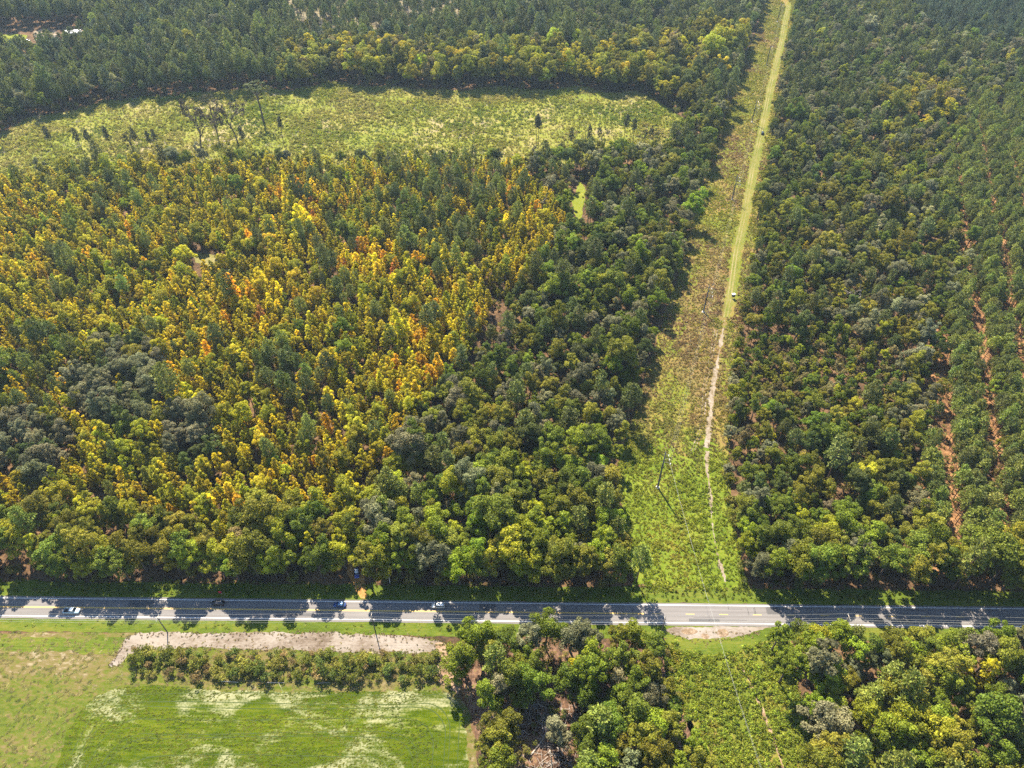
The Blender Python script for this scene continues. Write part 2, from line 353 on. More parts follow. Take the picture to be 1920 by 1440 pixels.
def strip(xs, off0, off1, base=road_y):
    return [(x, base(x) + off0) for x in xs] + [(x, base(x) + off1) for x in reversed(xs)]
def ribbon(cl, w):
    cl = np.array(cl, float); L = []; R = []
    for i in range(len(cl)):
        d = cl[min(i + 1, len(cl) - 1)] - cl[max(i - 1, 0)]; d /= np.linalg.norm(d); n = np.array((-d[1], d[0]))
        ww = w[i] if hasattr(w, '__len__') else w
        L.append(tuple(cl[i] + n * ww / 2)); R.append(tuple(cl[i] - n * ww / 2))
    return L + R[::-1]

me = bpy.data.meshes.new('ground')
me.from_pydata([(-6000, -1500, -0.03), (6000, -1500, -0.03), (6000, 9000, -0.03), (-6000, 9000, -0.03)], [], [(0, 1, 2, 3)])
tag(link('ground', me, M['forest_floor']), 'brown leaf-littered forest floor', None, None, 'structure')
corr_poly = [(x + 1.5, y) for x, y in zip(CORR_L, CORR_Y)] + [(x + 3.0, y) for x, y in zip(CORR_R[::-1], CORR_RY[::-1])]
sheet('corridor_ground', corr_poly, 0.0, M['corridor'], 0.8, 2.5, 3)
sheet('corridor_ground', [(50, 118), (52, 113), (56, 95), (59, 76), (60, 30), (96, 30), (96, 76), (96, 95), (97, 113), (99, 118)], 0.0, M['corridor'], 0.8, 2, 4)
_cl = outline(ZONES['clearing'], 5, 0.0, 5)
_cl = [(x + (vnoise(x, y, 34) - .5) * 16, y + (vnoise(x + 400, y, 30) - .5) * 18 + (vnoise(x + 800, y, 11) - .5) * 9) for x, y in _cl]
ZONES['clearing'] = [(float(x), float(y)) for x, y in _cl]
sheet('corridor_grass', [(46, 139), (44, 160), (45, 186), (50, 196), (55, 210), (58, 201), (63, 214), (66, 228), (70, 210), (75, 203), (79, 216), (83, 207), (88, 220), (92, 205), (92, 190), (89.5, 165), (88, 139)], 0.01, ground_mat('corridor_grass', [(0, (0.06, 0.09, 0.008)), (0.5, (0.10, 0.13, 0.012)), (1, (0.15, 0.155, 0.02))], 0.1, 0.9), 2.0, 1.5, 44)
sheet('clearing_ground', ZONES['clearing'], 0.0, M['clearing'], 1.5, 4, 5)
sheet('pine_straw_ground', ZONES['S_right_pine'], 0.0, M['pine_straw'], 2.0, 5, 6)
sheet('pale_ground', ZONES['S_north_thin'], 0.0, M['pale_ground'], 4.0, 8, 7)
sheet('glade', ZONES['green_glade'], 0.02, M['lawn'], 0.8, 2, 8)
sheet('glade', ZONES['pale_glade'], 0.02, M['track'], 0.8, 2, 9)
sheet('far_lawn', ZONES['far_lawn'], 0.02, M['lawn'], 1.0, 3, 10)
sheet('far_yard', ZONES['far_yard'], 0.02, M['bare_strip'], 1.0, 3, 11)
sheet('pasture', ZONES['pasture'], 0.0, M['pasture'], 0.8, 2, 12)
sheet('field', ZONES['field'], 0.03, M['field'], 0.5, 1.0, 13)
FIELD = bpy.data.objects['field']
for k, inset in enumerate((1.6, 4.5, 5.9, 9.5, 14, 15.4, 21)):     # wheel lines left by the tractor, bending round the corners
    x0, x1, yt, rc = -141 + inset * .8, -15.5 - inset, 100.6 - inset, 9.0
    path = [(x1, 60), (x1, yt - rc)] + [(x1 - rc + rc * math.cos(a), yt - rc + rc * math.sin(a)) for a in np.linspace(0, math.pi / 2, 9)]
    path += [(x, yt + .5 * math.sin(x * .05 + k)) for x in np.arange(x1 - rc - 3, x0 + 14, -3.0)]
    path += [(x0 + 12 - 12 * math.sin(a) * .9, yt - 12 + 12 * math.cos(a)) for a in np.linspace(0, 1.2, 7)] + [(x0 - 2, 60)]
    o = sheet('wheel_line', ribbon(path, .26), 0.034 + .002 * k, plain('wheel_line', (.030, .046, .006), .9) if k == 0 else bpy.data.materials['wheel_line'], 0.05, 1.0, 50 + k, kind=None); o.parent = FIELD
sheet('sand_strip', ZONES['sand_strip'], 0.03, M['sand'], 0.7, 1.0, 14)
sheet('dirt_patch', ZONES['dirt_patch'], 0.05, M['dirt'], 0.6, 1.0, 15)
sheet('wood_floor', [(-19, 117), (55, 117), (56, 100), (62, 80), (64, 30), (-12, 30), (-10, 76), (-14, 94), (-18, 104)], 0.0,
      ground_mat('wood_floor', [(0, (0.035, 0.022, 0.016)), (0.45, (0.09, 0.052, 0.032)), (0.75, (0.17, 0.10, 0.065)), (1, (0.10, 0.10, 0.02))], 0.1, 0.9), 1.0, 2, 16)
xs = list(range(-420, 421, 20))
sheet('green_strip', [(-240, 119.5), (-136, 118.5), (-137, 113.5), (-240, 114.5)], 0.02, M['verge'], 0.8, 1.2, 31)
sheet('grass_verge', strip(xs, -9.6, -4.0), 0.02, M['verge'], 0.35, 1.5, 17)
sheet('grass_verge', strip(xs, 4.0, 10.5), 0.02, M['verge'], 0.5, 1.5, 18)
sheet('layby', ZONES['layby'], 0.05, M['sand'], 0.4, 0.8, 19)
sheet('layby_grass', ZONES['layby_grass'], 0.06, M['verge'], 0.4, 0.8, 20)
sheet('driveway', ZONES['driveway'], 0.05, M['orange_dirt'], 0.5, 1.0, 21)
xr = list(range(-700, 701, 20))
sheet('tan_ground', [(86, 236), (80, 262), (92, 296), (104, 330), (112, 352), (124, 366), (126, 340), (118, 310), (112, 286), (102, 252), (95, 228)], 0.015, ground_mat('tan_ground', [(0, (0.085, 0.08, 0.018)), (0.5, (0.13, 0.10, 0.03)), (1, (0.15, 0.085, 0.04))], 0.08, 0.7), 3.0, 1.5, 45)
ROAD = sheet('road', strip(xr, -4.55, 4.25), 0.06, M['asphalt'], 0.12, 2.0, 22)

# painted lines: each stripe a part of the markings
def mark(name, off, w, x0, x1, mat, z=0.068):
    n = max(1, int((x1 - x0) / 40)); xx = [x0 + (x1 - x0) * i / n for i in range(n + 1)]
    P = strip(xx, off - w / 2, off + w / 2)
    o = sheet(name, P, z, mat, 0.0, kind=None); o.parent = ROAD; return o
for off in (-3.55, 3.45): mark('edge_line', off, 0.16, -700, 700, M['white_paint'])
for off in (-0.22, 0.08): mark('centre_line', off, 0.15, -700, 48, M['yellow_paint'])
for k in range(30): mark('centre_dash', -0.07, 0.15, 51 + k * 12.2, 54.2 + k * 12.2, M['yellow_paint'])
for i in range(26):                                          # sealed cracks
    x0 = rng.uniform(40, 110) if i < 14 else rng.uniform(-150, 180); off = rng.uniform(-3, 3.1)
    if rng.random() < 0.6: mark('tar_seam', off, 0.09, x0, x0 + rng.uniform(3, 14), M['tar'], 0.066)
    else:
        sheet('tar_seam', [(x0, road_y(x0) + off), (x0 + .1, road_y(x0) + off), (x0 + .15, road_y(x0) + off + 2.6), (x0 + .05, road_y(x0) + off + 2.6)], 0.065, M['tar'], 0, kind=None).parent = ROAD

M['patch'] = plain('patch', (.075, .07, .068), .85, grain=.2)
for x0, off, L, w in ((-141, 1.8, 9, 2.9), (-86, -1.9, 14, 1.3), (-12, 1.9, 6, 3.0), (64, -2.4, 11, 1.2), (93, 1.6, 5, 2.8), (131, -1.7, 13, 1.4)):
    sheet('asphalt_patch', [(x0, road_y(x0) + off - w / 2), (x0 + L, road_y(x0 + L) + off - w / 2), (x0 + L, road_y(x0 + L) + off + w / 2), (x0, road_y(x0) + off + w / 2)], 0.0635, M['patch'], 0.05, .6, 60, kind=None).parent = ROAD
# wet hollows in the lay-by
wet = ground_mat('wet_sand', [(0, (0.11, 0.075, 0.045)), (0.6, (0.18, 0.125, 0.08)), (1, (0.30, 0.23, 0.16))], 0.5, 1.6)
for i, (x, y, a, b) in enumerate([(63.5, 121.3, 2.9, 1.1), (68.6, 119.4, 1.5, 1.2), (75.2, 120.6, 2.3, 1.6)]):
    t = np.linspace(0, 2 * math.pi, 26, endpoint=False)
    sheet('wet_hollow', [(x + a * math.cos(k), y + b * math.sin(k)) for k in t], 0.07 + 0.004 * i, wet, 0.25, 0.5, 40 + i)

# mown track along the corridor, then the sandy rut nearer the road
trk = [(300, 840), (296.8, 830), (286, 800), (260.3, 723), (221, 612.6), (194.2, 534), (170, 465), (153.4, 414), (135.7, 364), (121.3, 316.7), (115.5, 300)]
sheet('mown_track', ribbon(trk, [5, 5, 5.5, 6, 6, 6, 6, 5.5, 5, 4.5, 3]), 0.03, M['mown'], 0.9, 1.5, 23)
for off in (-1.6, .2):
    sheet('wheel_rut', ribbon([(x + off, y) for x, y in trk], .75), 0.05, M['track'], 0.22, 1.2, 24)
sheet('dirt_track', ribbon([(114, 298), (106.9, 276), (101, 258), (95.7, 241), (90.5, 222), (86.5, 208)], [1.0, 1.6, 2.0, 2.4, 2.8, 1.6]), 0.05, M['bare_strip'], 0.8, 0.9, 25)
for off in (-.7, .7):
    sheet('wheel_rut', ribbon([(108 + off, 290), (100.5 + off, 268), (93 + off, 246), (90 + off, 232), (86 + off, 218), (80 + off, 206)], .45), 0.03, M['bare_strip'], 0.15, 1.0, 26)
sheet('dirt_track', ribbon([(86.5, 206), (84.5, 196), (83.5, 186), (82, 176), (80.5, 164), (80, 152), (80.5, 141)], [1.8, 1.6, 1.2, 1.0, .7, .9, .5]), 0.03, M['bare_strip'], 0.6, 0.8, 27)
sheet('side_track', ribbon([(119.5, 321), (113, 312), (107, 305)], 1.6), 0.03, M['track'], 0.2, 1.0, 28)
sheet('side_track', ribbon([(206, 583), (203, 600), (198, 612), (190, 622)], 3.0), 0.03, M['track'], 0.4, 1.5, 29)
sheet('dirt_track', ribbon([(79, 108), (81.5, 98), (83.5, 88), (84.5, 76), (85, 55)], [.4, .9, .7, 1.3, 1.5]), 0.03, M['dirt'], 0.5, .8, 30)

# ------------------------------------------------------------------ tree and brush prototypes
def unit(v): return v / (np.linalg.norm(v, axis=-1, keepdims=True) + 1e-9)
def make_cards(r, P, N, w, h):
    """leaf cards centred on P facing N, sizes w,h, random roll"""
    n = len(P); N = unit(N)
    a = unit(np.cross(N, r.normal(size=(n, 3)))); b = np.cross(N, a)
    w = w[:, None] / 2; h = h[:, None] / 2
    k = N * (0.18 * h)
    return np.stack([P - a * w - b * h * .5 - k, P + a * w * .6 - b * h, P + a * w + b * h * .5 - k, P - a * w * .5 + b * h], 1)

def blob_cards(r, c, rad, n, size, squash=0.8, jit=0.55, low=-0.55):
    d = unit(r.normal(size=(n, 3))); bad = d[:, 2] < low; d[bad, 2] *= -1
    rr = rad * r.uniform(0.62, 1.06, (n, 1)) ** 0.7
    P = np.array(c) + d * rr * np.array((1, 1, squash))
    N = d + r.normal(0, jit, (n, 3))
    return make_cards(r, P, N, size * r.uniform(0.6, 1.35, n), size * r.uniform(0.55, 1.1, n))

def limb_pts(a, b, r, bend=0.12):
    a = np.array(a, float); b = np.array(b, float); L = np.linalg.norm(b - a); m = (a + b) / 2 + r.normal(0, bend * L, 3) * (1, 1, .3)
    return [a, m, b]

def proto_broadleaf(seed, H=17, R=4.6, base=0.3, lobes=5):
    """a few big limbs, each carrying its own uneven cluster of leaf masses"""
    r = np.random.default_rng(seed); crown = MB(); trunk = MB()
    lean = r.normal(0, 0.5, 2); fork = H * r.uniform(.32, .45)
    trunk.tube([(0, 0, -0.3), (0.1, 0, H * .2), (lean[0] * .5, lean[1] * .5, fork), (lean[0], lean[1], H * .75)], [.34, .27, .21, .06], 7)
    L = []
    for i in range(lobes):
        ph = i * 2 * math.pi / lobes + r.uniform(-.45, .45); k = R * r.uniform(.42, .68)
        L.append((np.array((math.cos(ph) * k, math.sin(ph) * k, H * r.uniform(base + .16, .80))), R * r.uniform(.34, .52)))
    L.append((np.array((lean[0], lean[1], H * r.uniform(.80, .88))), R * r.uniform(.42, .55)))
    L.append((np.array((r.normal(0, .8), r.normal(0, .8), H * .62)), R * .5))
    for li, (c, lr) in enumerate(L):
        trunk.tube(limb_pts((lean[0] * .5, lean[1] * .5, fork * r.uniform(.85, 1.15)), c - (0, 0, lr * .4), r), [.15, .10, .04], 5)
        tone0 = r.uniform(.32, .66)
        m = int(r.integers(6, 9))
        for q in range(m):
            d = unit(r.normal(size=3) * (1, 1, .8) + (0, 0, .25)); sc = c + d * lr * r.uniform(.55, 1.0) * np.array((1, 1, 1.05))
            sc[2] = min(sc[2], H * .985)
            rad = lr * r.uniform(.34, .62); n = int(56 + 82 * (rad / 1.2) ** 1.5)
            tone = np.clip(tone0 + r.normal(0, .13), .1, .9)
            crown.cards(blob_cards(r, sc, rad, n, 0.39, r.uniform(.65, .95), .6), 0, np.clip(tone + r.normal(0, .15, n), 0, 1))
    return trunk, crown

def proto_pine(seed, H=20, R=3.1, base=0.5, nb=30):
    r = np.random.default_rng(seed); crown = MB(); trunk = MB()
    lean = r.normal(0, 0.35, 2)
    trunk.tube([(0, 0, -.3), (lean[0] * .3, lean[1] * .3, H * .35), (lean[0] * .8, lean[1] * .8, H * .7), (lean[0], lean[1], H * .97)], [.24, .19, .13, .03], 6)
    for i in range(nb):
        t = (i + .5) / nb; z = H * (base + (1.0 - base) * t); ph = i * 2.4 + r.uniform(-.4, .4)
        env = R * (math.sin(math.pi * min(1, (0.16 + 0.84 * (1 - t)) ** .8 * .78 + .02)) * 0.55 + 0.55 * (1 - t) ** .6)
        k = r.uniform(.45, 1.0) * env if t < .93 else 0.1
        c = np.array((lean[0] * z / H + math.cos(ph) * k, lean[1] * z / H + math.sin(ph) * k, z + r.normal(0, .25)))
        rad = r.uniform(.85, 1.3) * (1.05 - .3 * t); n = 40
        d = unit(r.normal(size=(n, 3)) + np.array((0, 0, .45)))
        P = c + d * rad * r.uniform(.25, .95, (n, 1)); tone = r.uniform(.3, .75)
        a = unit(d + r.normal(0, .35, (n, 3))); b = unit(np.cross(a, r.normal(size=(n, 3))))
        L = (r.uniform(.4, .75, n) * rad)[:, None]; W = r.uniform(.13, .24, n)[:, None]
        crown.cards(np.stack([P - b * W * .6, P + a * L - b * W, P + a * L * 1.15 + b * W * .6, P + b * W], 1), 0, np.clip(tone + r.normal(0, .13, n), 0, 1))
        if i % 3 == 0: trunk.tube([(lean[0] * z / H, lean[1] * z / H, z - .7), tuple(c)], [.07, .025], 4)
    return trunk, crown

def proto_autumn(seed, H=14.5, R=3.0, base=0.18, nb=22):
    """upright egg-shaped crown with an uneven, broken outline and one or two leaders"""
    r = np.random.default_rng(seed); crown = MB(); trunk = MB()
    lean = r.normal(0, 0.4, 2); lead = [(np.array((lean[0], lean[1])), 1.0)]
    for q in range(int(r.integers(1, 3))): lead.append((lean + r.normal(0, R * .42, 2), r.uniform(.72, .92)))
    for li, (lo, lh) in enumerate(lead):
        top = H * lh
        trunk.tube([(0, 0, -.3), (lo[0] * .35, lo[1] * .35, H * .3), (lo[0], lo[1], top * .94)], [.19 - .05 * li, .13, .03], 6)
        m = nb if li == 0 else nb // 2
        for i in range(m):
            t = (i + r.uniform(0, 1)) / m; z = H * base + (top - H * base) * t * .97
            env = R * (.95 if li == 0 else .62) * (1 - t ** 1.7) ** .75 * (0.6 + .6 * min(1, t * 2.6))
            ph = i * 2.399 + r.uniform(-.7, .7); k = env * r.uniform(.35, .95)
            c = np.array((lo[0] * z / top + math.cos(ph) * k, lo[1] * z / top + math.sin(ph) * k, z))
            rad = R * r.uniform(.20, .40) * (1.1 - .5 * t); n = int(20 + 40 * (rad / 1.0)); tone = r.uniform(.2, .85)
            crown.cards(blob_cards(r, c, rad, n, 0.5, r.uniform(.8, 1.3), .6, -.4), 0, np.clip(tone + r.normal(0, .17, n), 0, 1))
            if i % 4 == 0: trunk.tube([(lo[0] * z / top, lo[1] * z / top, z - .9), tuple(c)], [.06, .02], 4)
    return trunk, crown

def proto_bare(seed, H=15, spread=0.5, twigs=True):
    r = np.random.default_rng(seed); trunk = MB(); crown = MB()
    def grow(p, d, L, rad, lev):
        q = p + d * L; mid = (p + q) / 2 + r.normal(0, .06 * L, 3)
        trunk.tube([p, mid, q], [rad, rad * .8, rad * .58], 6 if lev < 2 else 4)
        if lev >= 4: return
        for k in range(r.integers(2, 4) if lev else 4):
            nd = unit(d + r.normal(0, spread + .12 * lev, 3) + np.array((0, 0, .12))); grow(q if k % 2 == 0 else mid * .4 + q * .6, nd, L * r.uniform(.5, .72), rad * .55, lev + 1)
    grow(np.array((0, 0, -.2)), unit(np.array((r.normal(0, .06), r.normal(0, .06), 1.0))), H * .46, .34, 0)
    return trunk, crown

def proto_lone(seed, H=17):                        # nearly leafless survivor with a thin brownish top
    trunk, crown = proto_bare(seed, H, .42); r = np.random.default_rng(seed)
    V = np.concatenate(trunk.v); V = V[V[:, 2] > H * .5]; V = V[r.integers(0, len(V), 120)]
    for p in V:
        m = 8; crown.cards(blob_cards(r, p, .75, m, .5, .8), 0, r.uniform(.1, .8, m))
    return trunk, crown

def proto_flat(seed, H=19, R=3.6):                # tall survivor left in the clearing: long bare stem, flat broad top
    r = np.random.default_rng(seed); trunk = MB(); crown = MB()
    trunk.tube([(0, 0, -.3), (.2, .1, H * .3), (-.1, .1, H * .55), (0, 0, H * .7)], [.34, .28, .22, .17], 7)
    for i in range(13):
        ph = i * 2.4; k = R * math.sqrt((i + .5) / 13)
        c = np.array((math.cos(ph) * k, math.sin(ph) * k, H * (.93 - .05 * (k / R) ** 2) - r.uniform(0, 1.2)))
        trunk.tube(limb_pts((0, 0, H * r.uniform(.5, .7)), c - (0, 0, .5), r, .05), [.1, .07, .03], 5)
        n = 34; crown.cards(blob_cards(r, c, r.uniform(.8, 1.25), n, .5, .6), 0, r.uniform(.2, .8, n))
    return trunk, crown

def proto_shrub(seed, R=1.5, H=3.0):
    r = np.random.default_rng(seed); trunk = MB(); crown = MB()
    for i in range(9):
        ph = i * 2.4 + r.uniform(-.4, .4); k = R * .62 * math.sqrt((i + .3) / 9)
        c = np.array((math.cos(ph) * k, math.sin(ph) * k, H * r.uniform(.42, .86))); n = 44
        crown.cards(blob_cards(r, c, R * r.uniform(.32, .5), n, .34, 1.1, .6), 0, np.clip(r.uniform(.2, .8) + r.normal(0, .15, n), 0, 1))
        if i % 2 == 0: trunk.tube([(c[0] * .1, c[1] * .1, -.1), (c[0] * .5, c[1] * .5, H * .25), tuple(c)], [.05, .04, .015], 4)
    return trunk, crown

def proto_weed(seed, R=1.0, H=0.7, n=70, size=0.30):
    r = np.random.default_rng(seed); crown = MB()
    for i in range(5):
        ph = r.uniform(0, 6.28); k = R * math.sqrt(r.uniform(0, .7)); h = H * r.uniform(.25, .6)
        c = (math.cos(ph) * k, math.sin(ph) * k, h); m = n // 5
        crown.cards(blob_cards(r, c, R * r.uniform(.3, .5), m, size, .8, .7, -.1), 0, np.clip(r.uniform(.1, .9) + r.normal(0, .12, m), 0, 1))
    return MB(), crown

def proto_debris(seed):
    r = np.random.default_rng(seed); trunk = MB(); crown = MB()
    for i in range(9):
        a = r.normal(0, .8, 3); a[2] = abs(a[2]) * .25; d = r.normal(0, 1.1, 3); d[2] = r.uniform(-.1, .5)
        trunk.tube([a, a + d], [.07, .03], 4)
    n = 14; crown.cards(blob_cards(r, (0, 0, .2), .9, n, .3, .3), 0, r.uniform(0, 1, n))
    return trunk, crown

class Kind:
    def __init__(self, name, protos, leafmat, barkmat):
        self.name = name; self.leaf = leafmat; self.n = len(protos)
        self.trunks = []; self.crowns = []
        self.col = bpy.data.collections.new(name + '_forms')
        for i, (t, c) in enumerate(protos):
            both = MB()
            for src, mi in ((c, 0), (t, 1)):
                for V, Q, A in zip(src.v, src.q, src.a):
                    pass
                off = both.n
                if src.v:
                    V = np.concatenate(src.v); Q = np.concatenate(src.q); A = np.concatenate(src.a)
                    both.add(V, Q, mi, A)
            o = bpy.data.objects.new('%s_form_%02d' % (name, i), both.mesh(name, [leafmat, barkmat])); self.col.objects.link(o)
            self.trunks.append(t.mesh('trunk', [barkmat], True) if t.v else None)
            self.crowns.append(c.mesh('crown', [leafmat]) if c.v else None)

K = {}
K['broadleaf'] = Kind('broadleaf', [proto_broadleaf(100 + i, [17, 16, 18.5, 15][i % 4], [4.4, 4.9, 4.1, 4.6, 5.2][i % 5], [.3, .36, .24][i % 3], [5, 4, 6, 5][i % 4]) for i in range(12)], M['leaf'], M['bark'])
K['pine'] = Kind('pine', [proto_pine(200 + i, 20, [3.3, 2.9, 3.7][i % 3], [.5, .42, .56][i % 3], [30, 27, 34][i % 3]) for i in range(7)], M['needle'], M['pine_bark'])
K['autumn'] = Kind('autumn', [proto_autumn(300 + i, [14.5, 13, 16][i % 3], [3.0, 3.4, 2.7, 3.2][i % 4], [.18, .12, .26][i % 3], [22, 20, 25][i % 3]) for i in range(12)], M['autumn_leaf'], M['bark'])
K['bare'] = Kind('bare', [proto_bare(400 + i, 15, .38 + .06 * i) for i in range(4)], M['leaf'], M['dead_wood'])
K['thin'] = Kind('thin', [proto_pine(480 + i, 20, 2.0, .64, 15) for i in range(3)], M['needle'], M['bark'])
K['lone'] = Kind('lone', [proto_lone(430 + i, 17) for i in range(4)], M['leaf'], M['bark'])
K['flat'] = Kind('flat', [proto_flat(450 + i, 19, 3.4 + .4 * i) for i in range(3)], M['leaf'], M['bark'])
K['shrub'] = Kind('shrub', [proto_shrub(500 + i, 1.5 + .15 * i, 3.0 + .2 * i) for i in range(5)], M['leaf'], M['bark'])
K['weed'] = Kind('weed', [proto_weed(600 + i, 1.0, .75 + .1 * i) for i in range(5)], M['weed'], M['bark'])
K['debris'] = Kind('debris', [proto_debris(700 + i) for i in range(4)], M['weed'], M['dead_wood'])

def scatter(name, kind, P, rz, sc, tint, label, cat=None):
    """many too small or too numerous to pick apart: one object of kind stuff"""
    n = len(P); k = K[kind]
    me = bpy.data.meshes.new(name); me.vertices.add(n)
    P = np.asarray(P, float); P3 = np.c_[P, np.zeros(n)] if P.shape[1] == 2 else P
    me.vertices.foreach_set('co', P3.astype(np.float32).ravel())
    def att(nm, typ, key, arr):
        a = me.attributes.new(nm, typ, 'POINT'); a.data.foreach_set(key, np.asarray(arr).ravel())
    att('vi', 'INT', 'value', rng.integers(0, k.n, n).astype(np.int32))
    tilt = rng.normal(0, .035, (n, 2))
    att('rot', 'FLOAT_VECTOR', 'vector', np.c_[tilt, rz].astype(np.float32))
    sc = np.asarray(sc, float); sc3 = np.c_[sc, sc, sc] if sc.ndim == 1 else sc
    att('sc', 'FLOAT_VECTOR', 'vector', sc3.astype(np.float32))
    att('tint', 'FLOAT_VECTOR', 'vector', np.asarray(tint).astype(np.float32))
    me.update()
    o = link(name, me)
    ng = bpy.data.node_groups.new(name, 'GeometryNodeTree')
    ng.interface.new_socket('Geometry', in_out='INPUT', socket_type='NodeSocketGeometry')
    ng.interface.new_socket('Geometry', in_out='OUTPUT', socket_type='NodeSocketGeometry')
    N = ng.nodes; L = ng.links
    gi = N.new('NodeGroupInput'); go = N.new('NodeGroupOutput')
    ci = N.new('GeometryNodeCollectionInfo'); ci.inputs['Collection'].default_value = k.col
    ci.inputs['Separate Children'].default_value = True; ci.inputs['Reset Children'].default_value = True
    ip = N.new('GeometryNodeInstanceOnPoints'); ip.inputs['Pick Instance'].default_value = True
    def na(nm, t):
        a = N.new('GeometryNodeInputNamedAttribute'); a.data_type = t; a.inputs['Name'].default_value = nm; return a.outputs['Attribute']
    e2r = N.new('FunctionNodeEulerToRotation')
    L.new(na('rot', 'FLOAT_VECTOR'), e2r.inputs[0]); L.new(e2r.outputs[0], ip.inputs['Rotation'])
    L.new(na('sc', 'FLOAT_VECTOR'), ip.inputs['Scale']); L.new(na('vi', 'INT'), ip.inputs['Instance Index'])
    L.new(gi.outputs[0], ip.inputs['Points']); L.new(ci.outputs[0], ip.inputs['Instance']); L.new(ip.outputs[0], go.inputs[0])
    md = o.modifiers.new('scatter', 'NODES'); md.node_group = ng
    return tag(o, label, cat, None, 'stuff')

def plant(name, kind, form, loc, rz, sc, tint, label, cat, group=None, parts=('trunk', 'crown')):
    k = K[kind]; root = empty(name, loc, rz)
    root.scale = (sc, sc, sc) if np.isscalar(sc) else sc
    root.rotation_euler = (rng.normal(0, .03), rng.normal(0, .03), rz)
    for nm, me in zip(parts, (k.trunks[form], k.crowns[form])):
        if me is None: continue
        c = bpy.data.objects.new(nm, me); C.objects.link(c); c.parent = root
        c['tint'] = [float(v) for v in tint]
    return tag(root, label, cat, group)

# ------------------------------------------------------------------ where the trees stand
TINT = {  # name: (linear colour, word for the label)
 'green': ((0.132, 0.166, 0.018), 'mid green'), 'olive': ((0.195, 0.188, 0.021), 'olive green'), 'grey': ((0.185, 0.178, 0.085), 'grey-green'),
 'bright': ((0.185, 0.222, 0.018), 'bright green'), 'dark': ((0.092, 0.114, 0.026), 'dark green'), 'lime': ((0.285, 0.285, 0.020), 'yellow-green'),
 'pine': ((0.118, 0.134, 0.032), 'deep green'), 'softpine': ((0.168, 0.190, 0.032), 'soft green'), 'blue': ((.075, .100, .050), 'bluish green'),
 'yellow': ((0.530, 0.425, 0.020), 'golden yellow'), 'gold': ((0.420, 0.355, 0.020), 'yellow-gold'), 'orange': ((0.600, 0.350, 0.018), 'orange'),
 'rust': ((.48, .22, .05), 'rusty orange'), 'brown': ((.22, .175, .06), 'brownish'), 'mauve': ((.27, .18, .14), 'dull pinkish brown'),
}
